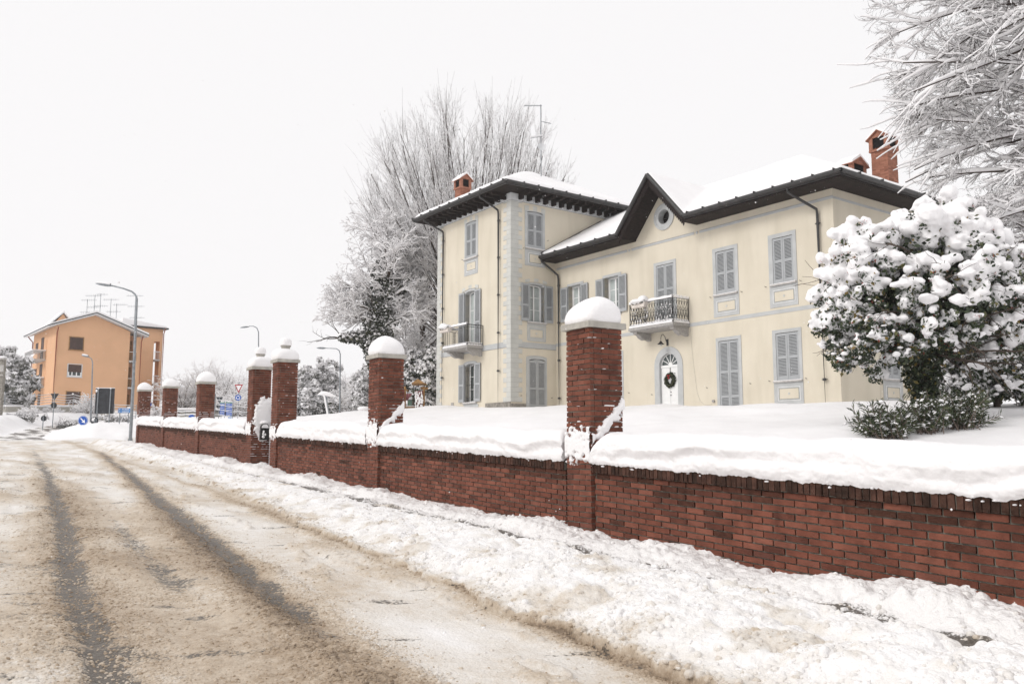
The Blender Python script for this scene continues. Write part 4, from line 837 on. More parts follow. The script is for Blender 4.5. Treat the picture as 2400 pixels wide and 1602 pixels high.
# balconies
def balcony(F, x0, x1, z0, zr, style, br):
    mb = M(); mb.box(F, x0 - .06, x1 + .06, 0, 1.02, z0 - .12, z0); mb.box(F, x0, x1, .0, .96, z0 - .17, z0 - .12, 0)
    po = mb.build('balcony', 'bracket_stone', VL)
    for a in br:
        mb = M(); pts = [(0, z0 - .17), (.90, z0 - .17), (.90, z0 - .25), (.72, z0 - .30), (.6, z0 - .42), (.40, z0 - .50), (.2, z0 - .47), (0, z0 - .52)]
        v = [(a, y, z) for y, z in pts] + [(a + .22, y, z) for y, z in pts]; k = len(pts)
        mb.add(F(v), [tuple(range(k)), tuple(range(k, 2 * k))[::-1]] + [(i, (i + 1) % k, k + (i + 1) % k, k + i) for i in range(k)]); mb.build('bracket', 'bracket_stone', po)
    mb = M(); H = zr - z0; y = .97
    runs = [((x0, y), (x1, y)), ((x1, y), (x1, .03)), ((x0, .03), (x0, y))]
    for (ax, ay), (bx, by) in runs:
        L = math.hypot(bx - ax, by - ay); ex = ((bx - ax) / L, (by - ay) / L)
        g = lambda q, z: (ax + ex[0] * q, ay + ex[1] * q, z0 + z)
        for z, r in ((H - .0, .022), (H - .12, .012), (.10, .014)): mb.tube(F([g(0, z), g(L, z)]), r, 5)
        for q in (0, L): mb.tube(F([g(q, 0), g(q, H)]), .018, 5)
        if style == 'bars':
            n = int(L / .105)
            for i in range(1, n): mb.tube(F([g(L * i / n, .10), g(L * i / n, H - .12)]), .009, 4)
            for i in range(int(L / .21)): q = (i + .5) * .21; mb.tube(F([g(q + .05 * math.cos(a), H - .06 + .05 * math.sin(a)) for a in np.linspace(0, 2 * np.pi, 9)]), .006, 4)
            for i in range(int(L / .16)): q = (i + .5) * .16; mb.tube(F([g(q - .05, .10), g(q, .02), g(q + .05, .10)]), .007, 4)
            if L > 1.5:
                for i in range(4): mb.tube(F([g(L * .52 + .07 * math.cos(a), .25 + i * .15 + .075 * math.sin(a)) for a in np.linspace(0, 2 * np.pi, 10)]), .008, 4)
        else:
            st_ = .155; n = int(L / st_)
            for i in range(n):
                q = (i + .5) * L / n
                for sg in (1, -1):
                    a = min(max(q + sg * .17, 0.01), L - .01); mb.tube(F([g(q - sg * .0, H - .16), g((q + a) / 2, .56 * H), g(a, .22)]), .0085, 4)
                    a2 = min(max(q - sg * .17, 0.01), L - .01); mb.tube(F([g(q, .22), g((q + a2) / 2 , .40 * H), g(a2, .55 * H + .1)]), .0085, 4)
                for zz in (H - .19, .17): mb.tube(F([g(q + .045 * math.cos(a), zz + .045 * math.sin(a)) for a in np.linspace(0, 1.7 * np.pi, 9)]), .008, 4)
                mb.tube(F([g(q - .05, .10), g(q - .02, .045), g(q, .07), g(q + .02, .045), g(q + .05, .10)]), .007, 4)
                mb.tube(F([g(q + .035 * math.cos(a), H - .06 + .04 * math.sin(a)) for a in np.linspace(0, 2 * np.pi, 8)]), .006, 4)
    mb.build('railing', 'dark_metal', po)
    mb = M()
    for (ax, ay), (bx, by) in runs[:2]:                       # snow on rail and slab edge
        n = 40; q = np.linspace(0, 1, n); hh = .035 + .02 * pn(q * 9, q * 0, 5)
        P_ = np.stack([ax + (bx - ax) * q, ay + (by - ay) * q, zr + .03 + hh * .6], -1); mb.tubes(F(P_)[None], (.03 + hh)[None] * .9, 7, 0, 1.1)
        P_ = np.stack([ax + (bx - ax) * q, ay + (by - ay) * q, z0 + .04 + 0 * q], -1); mb.tubes(F(P_)[None], (.06 + .012 * pn(q * 8, q, 3))[None], 7)
        P_ = np.stack([ax + (bx - ax) * q, ay + (by - ay) * q, z0 + .115 + 0 * q], -1); mb.tubes(F(P_)[None], (.016 + .01 * pn(q * 12, q, 3))[None], 5)
    mb.box(F, x0, x1, .04, .95, z0 - .001, z0 + .16)
    if style != 'bars':                                       # snow caught in the lattice
        rs = np.random.RandomState(4)
        for k in range(170): 
            X, Z = rs.uniform(x0 + .03, x1 - .03), z0 + .1 + rs.uniform(0, 1) ** 1.5 * (H - .3)
            if .42 < (X - x0) / (x1 - x0) < .58: continue
            mb.blob(F([(X, y - .03, Z)])[0], (.035, .035, .03), 6, 4, seed=k)
    mb.build('snow_cover', 'snow', po)
balcony(TL, 2.42, 4.72, 3.27, 4.32, 'bars', (4.25, 2.50)); balcony(MF, 6.42, 8.98, 3.33, 4.38, 'lattice', (6.52, 8.72))
# wall lamp, hooks, vent, cable
mb = M(); lx = 7.72; mb.box(MF, lx - .05, lx + .05, 0, .03, 2.52, 2.80); po = mb.build('wall_lamp', 'dark_metal', VL)
g = M(); g.tube(MF([(lx, .03, 2.62), (lx, .10, 2.74), (lx, .16, 2.90), (lx, .27, 3.0), (lx, .38, 2.94), (lx, .42, 2.78), (lx, .42, 2.66)]), .014, 6); g.build('bracket_arm', 'dark_metal', po)
g = M(); g.tube(MF([(lx, .42, 2.70), (lx, .42, 2.64), (lx, .42, 2.60), (lx, .42, 2.555)]), [.03, .06, .10, .155], 14); g.build('lamp_shade', 'dark_metal', po)
g = M(); g.blob(MF([(lx, .42, 2.53)])[0], (.06, .06, .055), am=0); g.build('bulb', 'pale_quoin', po)
mb = M()
for F_, l_ in ((MF, ((10.22, 4.28), (11.82, 4.28), (12.98, 4.30), (14.55, 4.30), (13.0, .66), (14.62, .66), (5.3, .6), (9.9, .58), (12.1, .62), (6.75, .45))), (TL, ((4.4, 8.1), (2.85, 8.05))), (TR, ((.75, 8.0), (2.3, 8.6), (.6, .65), (2.5, .6))), (SF, ((2.5, .68), (4.1, .68)))):
    for x, z in l_: mb.tube(F_([(x, 0, z), (x, .09, z), (x, .09, z + .05)]), .011, 5)
mb.build('shutter_hook', 'dark_metal', VL)
mb = M(); mb.box(TL, 5.2, 5.46, .0, .02, .2, .5); mb.build('vent_cover', 'bracket_stone', VL)
mb = M(); mb.tube(MF([(9.06, .02, 3.2), (9.12, .02, 2.2), (9.25, .02, 1.1), (9.35, .02, .4), (9.5, .02, .05), (9.75, .02, -.12), (10.05, .02, -.14), (10.2, .02, .0)]), .0035, 4); mb.disc(MF, 10.22, .02, .055, 0, .08, 10)
mb.tube(SF([(2.5, .02, 1.6), (2.55, .02, .9), (2.45, .02, .2), (2.4, .02, -.4)]), .004, 4); mb.build('cable', 'bracket_stone', VL)
# chimneys
def chimney(F, x, w, z0, z1, wx, wy, hy, big=False, flip=False):
    mb = M(); n = int((z1 - z0) / .07)
    mb.box(F, x - wx / 2 + .01, x + wx / 2 - .01, -w - wy / 2 + .01, -w + wy / 2 - .01, z0, z1, 0)
    for k in range(n):
        za = z0 + k * .07; 
        for c0, c1 in ((0, .5), (.5, 1)) if k % 2 else ((0, .25), (.25, .75), (.75, 1)):
            for yy in (-w + wy / 2 - .05, -w - wy / 2): brick_box(mb, F, x - wx / 2 + wx * c0 + .004, x - wx / 2 + wx * c1 - .004, yy, yy + .05, za + .005, za + .065)
            for xx in (x - wx / 2, x + wx / 2 - .05): brick_box(mb, F, xx, xx + .05, -w - wy / 2 + wy * c0 + .004, -w - wy / 2 + wy * c1 - .004, za + .005, za + .065)
    po = mb.build('chimney', ['chimney_brick'], VL)
    g = M(); hw = hy                                        # gabled head with an opening on the faces
    zz = z1; ww = wx / 2 + .05; dd = wy / 2 + .05
    for sx in (-1, 1):
        for sy in (-1, 1): g.box(F, x + sx * ww - (.16 if sx > 0 else 0), x + sx * ww + (0 if sx > 0 else .16), -w + sy * dd - (.16 if sy > 0 else 0), -w + sy * dd + (0 if sy > 0 else .16), zz - .12, zz + hw)
    g.box(F, x - ww - .01, x + ww + .01, -w - dd - .01, -w + dd + .01, zz - .16, zz - .08); 
    if not flip: g.prism(F, [(x - ww, zz + hw), (x + ww, zz + hw), (x, zz + hw + .28)], -w - dd, -w + dd)
    else: g.add(F([(x + a, -w + b, c) for a in (-ww, ww) for b, c in ((-dd, zz + hw), (dd, zz + hw), (0, zz + hw + .28))]), [(0, 1, 2), (3, 5, 4), (0, 3, 4, 1), (1, 4, 5, 2), (2, 5, 3, 0)])
    g.build('chimney_head', 'terracotta', po)
    g = M(); g.box(F, x - ww + .06, x + ww - .06, -w - dd + .06, -w + dd - .06, zz - .1, zz + hw); g.build('flue', 'near_black', po)
    g = M(); e = .07
    if not flip:
        for sg in (-1, 1):
            pl = [(x + sg * (ww + e), zz + hw - .06), (x + sg * (ww + e), zz + hw + .06), (x, zz + hw + .28 + .14), (x, zz + hw + .29)]
            g.prism(F, pl, -w - dd - e, -w + dd + e)
    else:
        for sg in (-1, 1):
            g.add(F([(x + a, -w + sg * b, c) for a in (-ww - e, ww + e) for b, c in ((dd + e, zz + hw - .06), (dd + e, zz + hw + .06), (0, zz + hw + .42), (0, zz + hw + .29))]), [(0, 1, 2, 3), (7, 6, 5, 4), (0, 4, 5, 1), (1, 5, 6, 2), (2, 6, 7, 3), (3, 7, 4, 0)])
    g.build('chimney_snow', 'snow', po)
    g = M()
    for sg in (-1, 1):
        if not flip: g.prism(F, [(x + sg * (ww + e + .02), zz + hw - .09), (x + sg * (ww + e + .02), zz + hw - .05), (x, zz + hw + .30), (x, zz + hw + .26)], -w - dd - e - .02, -w + dd + e + .02)
        else: g.add(F([(x + a, -w + sg * b, c) for a in (-ww - e - .02, ww + e + .02) for b, c in ((dd + e + .02, zz + hw - .09), (dd + e + .02, zz + hw - .05), (0, zz + hw + .3), (0, zz + hw + .26))]), [(0, 1, 2, 3), (7, 6, 5, 4), (0, 4, 5, 1), (1, 5, 6, 2), (2, 6, 7, 3), (3, 7, 4, 0)])
    g.build('chimney_tiles', 'terracotta', po)
chimney(TL, 5.9, .9, 11.2, 12.65, .62, .62, .38, flip=True)
chimney(MF, 15.0, 5.3, 8.0, 10.35, .72, .72, .42)
chimney(MF, 14.0, 4.5, 8.2, 9.3, .62, .95, .42, flip=True)
# aerial mast with dish
mb = M(); a0 = P0 + 2.3 * Uv + 3.7 * Wv; zt = 12.4
AF = fr((a0[0], a0[1], P0[2]), (1, 0, 0), (0, -1, 0))
mb.tube(AF([(0, 0, zt), (0, 0, 16.95)]), .028, 6); po = mb.build('aerial', 'grey_steel', VL)
g = M(); g.tube(AF([(-.92, 0, 16.9), (.06, 0, 16.9)]), .018, 5)
for k in range(12): g.tube(AF([(-.9 + k * .08, -.16, 16.9), (-.9 + k * .08, .16, 16.9)]), .006, 4)
g.tube(AF([(0, 0, 16.0), (.55, .3, 15.75)]), .015, 5)
for k in range(7): g.tube(AF([(.12 + k * .07, .03 + k * .04 - .1, 15.95 - k * .033), (.12 + k * .07, .13 + k * .04, 15.95 - k * .033)]), .006, 4)
g.tube(AF([(-.6, .2, 14.95), (.1, 0, 15.15)]), .016, 5); g.build('antenna_boom', 'grey_steel', po)
g = M(); g.tube(AF([(-.6, .2, 15.0), (.1, 0, 15.2)]), .05, 6); g.build('aerial_snow', 'snow', po)
for c, r, ax in (((.0, .12, 14.45), .24, 0), ((.22, .14, 13.2), .34, 1)):
    g = M(); V = []
    dirn = np.array([.25, .9, .3]) if ax == 0 else np.array([.95, .1, .35]); dirn /= np.linalg.norm(dirn); e1 = np.cross(dirn, (0, 0, 1)); e1 /= np.linalg.norm(e1); e2 = np.cross(e1, dirn)
    for rr_ in (0, .4, .75, 1): V.append([np.array(c) + dirn * (.09 * rr_ * rr_) + r * rr_ * (math.cos(q) * e1 + math.sin(q) * e2) for q in np.linspace(0, 2 * np.pi, 18)[:-1]])
    V = np.array(V); g.grid(AF(V.reshape(-1, 3)).reshape(V.shape), 0, True, True)
    g.tube(AF([np.array(c) - e2 * r, np.array(c) + dirn * .38]), .014, 5); g.tube(AF([np.array(c) - .02 * dirn, (0, 0, c[2] - .12)]), .02, 5); g.build('dish', 'frieze_grey', po)
# flower boxes and wreath (loose things)
def flowerbox(F, x, z, lab):
    T = thing('flower_box', F([(x, 1.06, z)])[0], lab, 'flower box')
    mb = M(); mb.prism(F, [(x - .42, z + .2), (x - .38, z), (x + .38, z), (x + .42, z + .2)], .98, 1.2); mb.build('trough', 'planter', T)
    mb = M(); mb.blob(F([(x - .12, 1.08, z + .27)])[0], (.33, .28, .13), 14, 8, seed=3); mb.blob(F([(x + .22, 1.08, z + .34)])[0], (.22, .22, .17), 12, 8, seed=5); mb.blob(F([(x + .05, 1.05, z + .25)])[0], (.45, .3, .09), 12, 8, seed=9); mb.build('snow_heap', 'snow', T)
    rs = np.random.RandomState(int(x * 10)); n = 130; C = np.stack([x + rs.uniform(-.45, .42, n), 1.19 + rs.uniform(-.04, .06, n), z + .19 + rs.normal(0, .03, n)], -1); C[100:, 2] += rs.uniform(0, .16, 30)
    mb = M(); mb.quads(F(C), .045, 0, 3); mb.build('foliage', 'dark_leaf', T)
flowerbox(TL, 4.32, 4.10, 'stone-coloured flower box heaped with snow hung on the tower balcony'); flowerbox(MF, 7.15, 4.16, 'stone-coloured flower box heaped with snow hung on the balcony above the front door')
T = thing('wreath', MF([(7.76, -.06, 1.03)])[0], 'round green Christmas wreath with a dark red bow hanging on the white front door', 'wreath')
rs = np.random.RandomState(2); n = 1500; q = rs.uniform(0, 2 * np.pi, n); r_ = .235 + rs.normal(0, .045, n)
mb = M(); mb.quads(MF(np.stack([7.76 + r_ * np.cos(q), -.04 + rs.normal(0, .025, n), 1.03 + r_ * np.sin(q)], -1)), .055, 0, 1); mb.tube(MF([(7.76 + .235 * math.cos(a), -.045, 1.03 + .235 * math.sin(a)) for a in np.linspace(0, 2 * np.pi, 24)]), .05, 8); mb.build('greenery', 'dark_leaf', T)
mb = M()
for c_ in ((7.70, 1.22), (7.80, 1.24), (7.74, 1.12)): mb.blob(MF([(c_[0], .0, c_[1])])[0], (.05, .03, .045), 8, 5, seed=c_[0]); 
mb.build('bow', 'sign_red', T); mb = M(); mb.box(MF, 7.75, 7.77, -.085, -.08, 1.25, 1.6); mb.build('ribbon', 'near_black', T)

# ------------------------------------------------------------------ orange apartment building beyond the roundabout
ao = rad(40); dU = np.array([-math.sin(ao), math.cos(ao), 0]); dW = np.array([math.cos(ao), math.sin(ao), 0]); Co = np.array([-47.3, 88.0, 0])
OG = fr(Co, dW, -dU); OL = fr(Co, dU, -dW); zb = 2.4
OB = thing('apartment_building', Co + 4 * dW + (0, 0, zb), 'orange rendered three-storey apartment building with a snowy gabled roof beyond the roundabout', 'building')
mb = M(); mb.prism(OG, [(0, zb), (7.28, zb), (7.28, 12.38), (3.6, 13.80), (0, 12.42)], -10.8, 0)
mb.box(OG, 7.28, 8.0, -10.8, -1.3, zb, 12.1); mb.box(OG, 8.0, 8.4, -1.3, -.02, zb, 11.85); mb.box(OG, 8.0, 8.4, -10.8, -1.3, zb, 11.9)
mb.box(OG, 8.4, 12.3, -14, -8, zb, 13.95); mb.box(OG, 12.3, 13.0, -14, -8, 12.45, 13.95); mb.box(OG, 12.97, 13.3, -9.5, -8, zb, 13.95); mb.box(OG, 12.3, 13.3, -14, -13.4, zb, 7.0); mb.box(OG, 12.3, 13.3, -14, -9, zb, 5.2)
mb.prism(OG, [(.4, 12.2), (4.4, 12.2), (2.4, 14.9)], -11.2, -8.8); mb.build('wall', 'orange_render', OB)
mb = M(); mb.prism(OG, [(-.9, 12.10), (3.6, 13.80), (9.0, 11.85), (9.0, 11.98), (3.6, 13.95), (-.9, 12.24)], -11.4, .8); mb.build('roof_edge', 'frieze_grey', OB)
mb = M(); mb.prism(OG, [(-.95, 12.24), (3.6, 13.95), (9.05, 11.98), (9.05, 12.06), (3.6, 14.04), (-.95, 12.33)], -11.5, .85); mb.prism(OG, [(8.4, 13.95), (13.8, 13.95), (13.8, 14.12), (8.4, 14.12)], -14.5, -7.5); mb.build('roof', 'dark_metal', OB)
mb = M(); mb.prism(OG, [(-.85, 12.33), (3.6, 14.04), (9.05, 12.04), (9.0, 12.30), (8.6, 12.42), (3.6, 14.26), (-.6, 12.60)], -11.4, .80); mb.prism(OG, [(8.5, 14.12), (13.7, 14.12), (13.5, 14.32), (8.5, 14.9)], -14.4, -7.6)
mb.prism(OG, [(.15, 12.6), (2.4, 15.05), (4.6, 12.6), (4.8, 12.6), (2.4, 15.25), (.0, 12.6)], -11.3, -8.5); mb.build('roof_snow', 'snow', OB)
mb = M(); mb.prism(OG, [(-.05, 12.4), (2.4, 14.98), (2.4, 15.06), (-.12, 12.4)], -11.4, -8.4); mb.build('dormer_edge', 'frieze_grey', OB)
for z0, z1, half in ((10.03, 11.31, 0), (7.2, 8.46, 1), (4.32, 5.59, 0)):
    w = M(); w.ring(OG, arch(1.24, 2.68, z0 - .06, z1 + .06, 0), arch(1.32, 2.60, z0, z1, 0), 0, .04); w.box(OG, 1.2, 2.72, .0, .14, z0 - .12, z0 - .061); po = w.build('window', 'beam_wood' if not half else 'frieze_grey', OB)
    g = M(); zz = z0 + (.44 if half else 0)
    for k in range(int((z1 - zz) / .06)): g.box(OG, 1.33, 2.59, .0, .02 + .008 * (k % 2), zz + k * .06, zz + k * .06 + .058)
    g.build('roller_blind', 'brown_blind', po)
    if half:
        g = M(); g.box(OG, 1.33, 2.59, .0, .03, z0, z0 + .1)
        for x in (1.33, 1.66, 2.09, 2.5): g.box(OG, x, x + .1, 0, .031, z0 + .1, zz)
        g.build('window_frame', 'white_paint', po); g = M(); g.box(OG, 1.34, 2.58, 0, .012, z0 + .1, zz); g.build('pane', 'window_glass', po)
for z0 in (9.05, 6.15):                                       # loggias on the right, balconies on the left
    for (F, x0, x1, ya, yb, mat) in ((OG, 7.29, 8.0, -1.29, .1, 'beam_wood'), (OL, 4.2, 8.6, 0, 1.25, 'frieze_grey'), (OG, 12.31, 12.96, -9.4, -7.6, 'frieze_grey')):
        if F is OG and x0 > 12: z1 = z0 + 1.05
        else: z1 = z0
        b = M(); b.box(F, x0, x1, ya, yb, z1, z1 + .16); po = b.build('balcony', 'grey_render', OB)
        g = M(); n = int((x1 - x0) / .14)
        for i in range(n + 1): x = x0 + (x1 - x0) * i / n; g.box(F, x - .012, x + .012, yb - .06, yb - .035, z1 + .16, z1 + 1.05)
        g.box(F, x0, x1, yb - .07, yb - .03, z1 + 1.03, z1 + 1.08)
        if F is OL:
            for yy in np.arange(.1, 1.2, .14): g.box(F, x0, x0 + .03, yy, yy + .025, z1 + .16, z1 + 1.05)
            g.box(F, x0, x0 + .03, 0, yb, z1 + 1.03, z1 + 1.08)
        g.build('railing', mat, po); g = M(); g.box(F, x0 - .05, x1 + .05, ya, yb + .06, z1 + 1.081, z1 + 1.16) if F is OL else g.box(F, x0, x1, yb - .08, yb, z1 + 1.081, z1 + 1.12); g.build('snow_cover', 'snow', po)
for z0, z1, x0, x1 in ((9.24, 11.7, 5.5, 6.7), (10.15, 11.35, 8.25, 9.45), (9.3, 11.3, 4.0, 4.65), (6.3, 8.8, 5.5, 6.7), (7.1, 8.45, 8.25, 9.5), (6.4, 8.4, 4.0, 4.65), (2.6, 5.6, 5.5, 6.7), (4.2, 5.6, 8.3, 9.45), (3.9, 5.5, 4.0, 4.65)):
    w = M(); w.ring(OL, arch(x0, x1, z0, z1, 0), arch(x0 + .07, x1 - .07, z0 + .07, z1 - .07, 0), 0, .04); w.box(OL, x0 + .07, x1 - .07, 0, .02, z0 + .07, z1 - .07); w.build('window' if x1 - x0 > 1 else 'narrow_window', 'brown_blind' if x0 > 4.5 else 'orange_render', OB)
for z0, z1 in ((9.25, 11.7), (6.35, 8.8), (2.5, 5.8)):
    w = M(); w.box(OG, 7.35, 7.9, -1.3, -1.26, z0, z1 - .2); w.build('loggia_door', 'beam_wood', OB)
for F, x, y, z in ((OG, .06, .08, 12.1), (OG, 8.46, .08, 11.8), (OG, 13.36, -7.9, 13.9), (OL, 10.7, .1, 12.1)):
    w = M(); w.tube(F([(x, y + .5, z + .1), (x, y + .35, z - .1), (x, y, z - .5), (x, y, zb)]), .06, 6); w.build('downpipe', 'brown_pipe', OB)
g = M(); g.box(OG, -.3, 8.4, .0, .05, zb, 3.7); g.build('plinth', 'frieze_grey', OB)
for i, (px, y0, y1, lab) in enumerate(((680, 205, 330, 'leftmost'), (737, 170, 330, 'second from left'), (783, 160, 330, 'tallest, third from left'), (865, 200, 340, 'fourth from left'), (912, 240, 345, 'short, fifth from left'), (1055, 170, 375, 'rightmost, with a small dish'))):
    a = at(px / 3.35, 640 + y0 / 3.35, 95); b = at(px / 3.35, 640 + y1 / 3.35, 95); b = np.array([b[0], b[1], b[2] - .9]); F = fr((b[0], b[1], 0), (1, 0, 0), (0, -1, 0)); H = a[2]
    T = thing('roof_aerial', b, 'thin TV aerial on the orange building roof, ' + lab + ' in the row', 'aerial', 'TV aerials on the orange building')
    mb = M(); mb.tube(F([(0, 0, b[2]), (0, 0, H)]), .028, 5); mb.build('mast', 'grey_steel', T)
    mb = M(); rs = np.random.RandomState(i)
    for zz in (H - .1, H - 1.2 - .5 * rs.rand(), H - 2.6):
        if zz > b[2] + 1: 
            l = rs.uniform(.7, 1.4); o_ = rs.uniform(-.3, .3); mb.tube(F([(o_ - l / 2 - .2, 0, zz), (o_ + l / 2 + .4, 0, zz)]), .018, 4)
            for k in range(6): x = o_ - l / 2 + k * l / 5; mb.tube(F([(x, 0, zz - .16), (x, 0, zz + .16)]), .010, 4)
    if i == 5: mb.blob(F([(-.05, .1, H - 4.2)])[0], (.3, .1, .3), 12, 6, am=0)
    mb.build('elements', 'grey_steel', T)

# ------------------------------------------------------------------ street lamps
def lamp(Y, pole, arm, head, lab, r=.07, snow=True, cat='street lamp'):
    P = [at(*q, Y) for q in pole]; b = P[0].copy(); P[0][2] = gz(b[0], b[1]) - .2; 
    T = thing('street_lamp', (b[0], b[1], P[0][2] + .2), lab, 'street lamp', 'street lamps')
    mb = M(); Pa = np.array(P); mb.tube(Pa, np.linspace(r, r * .6, len(P)), 8); mb.tube([Pa[0], Pa[0] + (Pa[1] - Pa[0]) * .13], [r * 1.35, r * 1.25], 8); mb.build('pole', 'grey_steel', T)
    A = [at(*q, Y) for q in pole[-1:] + arm]; mb = M(); mb.tube(A, np.linspace(r * .6, r * .45, len(A)), 6); mb.build('arm', 'grey_steel', T)
    h0, h1 = at(*head[0], Y), at(*head[1], Y); mb = M(); L = np.linspace(0, 1, 9)[:, None]; Pt = h0 + (h1 - h0) * L; w = [.05, .10, .14, .155, .155, .15, .13, .10, .03]
    mb.tubes(Pt[None], np.array(w)[None], 8, 0, .45); mb.build('lamp_head', 'grey_steel', T)
    if snow:
        mb = M(); mb.tubes((Pt[1:8] + (0, 0, .07))[None], (np.array(w[1:8]) * .85)[None], 8, 0, .6); mb.build('snow_cover', 'snow', T)
lamp(44, [(306, 1019), (312, 900), (318, 765), (321, 700)], [(317, 690), (309, 683), (290, 676), (262, 669)], [(264, 670), (224, 664)], 'tall grey curved street lamp beside the far end of the brick wall', .085)
lamp(66, [(212.5, 990), (215, 920), (217, 850)], [(215, 841), (208, 836)], [(209, 836), (191, 832)], 'small grey street lamp in front of the orange building, snow on its head', .07)
lamp(72, [(606, 990), (606, 870), (606, 778)], [(602, 768), (594, 764), (584, 764)], [(584, 765), (563, 767.5)], 'street lamp rising behind the mailbox gate pillar', .075, False)
lamp(60, [(796.5, 978), (797, 900), (797.5, 830)], [(795, 821), (788, 816.5), (762, 815.5)], [(764, 815.5), (742, 815)], 'curved street lamp between the right gate pillar and the pillar left of the tower', .065, False)

# ------------------------------------------------------------------ signs: frame x right, y towards the camera
def sframe(px, py, Y, yaw=0):
    c = at(px, py, Y); q = rad(yaw); return fr((c[0], c[1], c[2]), (math.cos(q), math.sin(q), 0), (math.sin(q), -math.cos(q), 0)), c
def post(T, F, c, xs, top, nm='post', r=.03, y=-.05):
    for x in xs:
        p0 = F([(x, y, 0)])[0]; z0 = gz(p0[0], p0[1]) - .2; mb = M(); mb.tube([(p0[0], p0[1], z0), (p0[0], p0[1], c[2] + top)], r, 8); mb.build(nm, 'grey_steel', T)
def sbase(c): return (c[0], c[1], gz(c[0], c[1]))
def tri(h, w, z=0): return [(0, z - h * .62), (w / 2, z + h * .38), (-w / 2, z + h * .38)]
def arrow(mb, F, ang, s, y0, y1, cx=0, cz=0, mat=0):
    P_ = [(-.06, .42), (-.06, -.08), (-.26, -.02), (0, -.45), (.26, -.02), (.06, -.08), (.06, .42)]; c, s_ = math.cos(ang), math.sin(ang)
    mb.prism(F, [(cx + s * (x * c - z * s_), cz + s * (x * s_ + z * c)) for x, z in P_], y0, y1, mat)
F, c = sframe(128, 928, 62, 12); T = thing('road_sign', sbase(c), 'back of a triangular sign above a round sign on one pole, before the orange wall', 'road sign')
post(T, F, c, (0,), .3, y=.05); mb = M(); mb.prism(F, tri(.50, .56, .0), -.02, .02); mb.build('triangle_panel', 'sign_back', T); mb = M(); mb.disc(F, -.02, -.66, .21, -.02, .02); mb.build('round_panel', 'sign_back', T)
F, c = sframe(102.4, 980, 58); T = thing('road_sign', sbase(c), 'small round sign seen from behind, leftmost sign by the snowy fence', 'road sign'); post(T, F, c, (0,), .15, y=.05); mb = M(); mb.disc(F, 0, 0, .19, -.02, .02); mb.build('panel', 'sign_back', T)
F, c = sframe(194.5, 985, 50); T = thing('road_sign', sbase(c), 'blue round sign with a white arrow pointing down right above an orange plate', 'road sign'); post(T, F, c, (0,), .1)
mb = M(); mb.disc(F, 0, 0, .285, -.02, .02); mb.build('panel', 'sign_blue', T); mb = M(); mb.ring(F, [(.27 * math.cos(q), .27 * math.sin(q)) for q in np.arange(24) * .2618], [(.255 * math.cos(q), .255 * math.sin(q)) for q in np.arange(24) * .2618], .02, .024); arrow(mb, F, rad(45), .46, .021, .026); mb.build('arrow', 'sign_white', T)
mb = M(); mb.prism(F, [(-.11, -.31), (.11, -.31), (.11, -.56), (.05, -.52), (0, -.54), (-.05, -.50), (-.11, -.56)], -.03, .03); mb.build('orange_plate', 'sign_orange', T)
F, c = sframe(222.5, 985, 53); T = thing('road_sign', sbase(c), 'dark round sign back flecked with snow just right of the blue arrow sign', 'road sign'); post(T, F, c, (0, .1), .1, y=.05); mb = M(); mb.disc(F, -.03, 0, .24, -.02, .02); mb.build('panel', 'sign_back', T)
mb = M(); 
for q in ((-.12, .1), (-.08, .04), (-.03, .12), (-.15, .04)): mb.blob(F([(q[0], .02, q[1])])[0], (.05, .02, .08), 6, 5, seed=q[0] * 9)
mb.build('snow_bits', 'snow', T)
F, c = sframe(245.5, 939, 57, 8); T = thing('sign_board', sbase(c), 'large dark back of a direction board on two posts before the orange building', 'sign board'); post(T, F, c, (-.42, .36), .86, r=.035, y=.07)
mb = M(); mb.box(F, -.6, .6, -.03, .02, -.84, .84); mb.build('panel', 'sign_back', T); mb = M()
for z in np.arange(-.75, .8, .17): mb.box(F, -.6, .6, .02, .045, z, z + .03)
mb.build('stiffener', 'sign_back', T); mb = M(); mb.box(F, -.6, .6, -.03, .04, .84, .88); mb.blob(F([(-.42, .09, .84)])[0], (.07, .06, .06)); mb.blob(F([(.36, .09, .84)])[0], (.06, .06, .05)); mb.blob(F([(-.54, .04, .66)])[0], (.07, .02, .1)); mb.build('snow_bits', 'snow', T)
def text(s_, F, x, z, size, y, par, mat='sign_white'):
    cu = D.curves.new('lettering', 'FONT'); cu.body = s_; cu.size = size; cu.extrude = .002; cu.align_x = 'LEFT'; cu.offset = .004; o = D.objects.new('lettering', cu); COL.objects.link(o); cu.materials.append(MAT[mat])
    p = F([(x, y, z)])[0]; r_ = par; ex = F([(1, 0, 0)])[0] - F([(0, 0, 0)])[0]; yaw = math.atan2(ex[1], ex[0]); o.parent = r_; o.location = np.array(p) + (0, 0, EZ) - np.array(r_['_o']); o.rotation_euler = (math.pi / 2, 0, yaw)
    bpy.context.view_layer.update(); me = D.meshes.new_from_object(o.evaluated_get(bpy.context.evaluated_depsgraph_get())); q = D.objects.new('lettering', me); COL.objects.link(q); q.parent = r_; q.location = o.location; q.rotation_euler = o.rotation_euler; D.objects.remove(o); o = q
    return o
F, c = sframe(292.5, 961.5, 58, 5); T = thing('direction_sign', sbase(c), 'pair of light blue direction arrows with white lettering left of the tall street lamp', 'direction sign'); post(T, F, c, (-.33, .24), -.15)
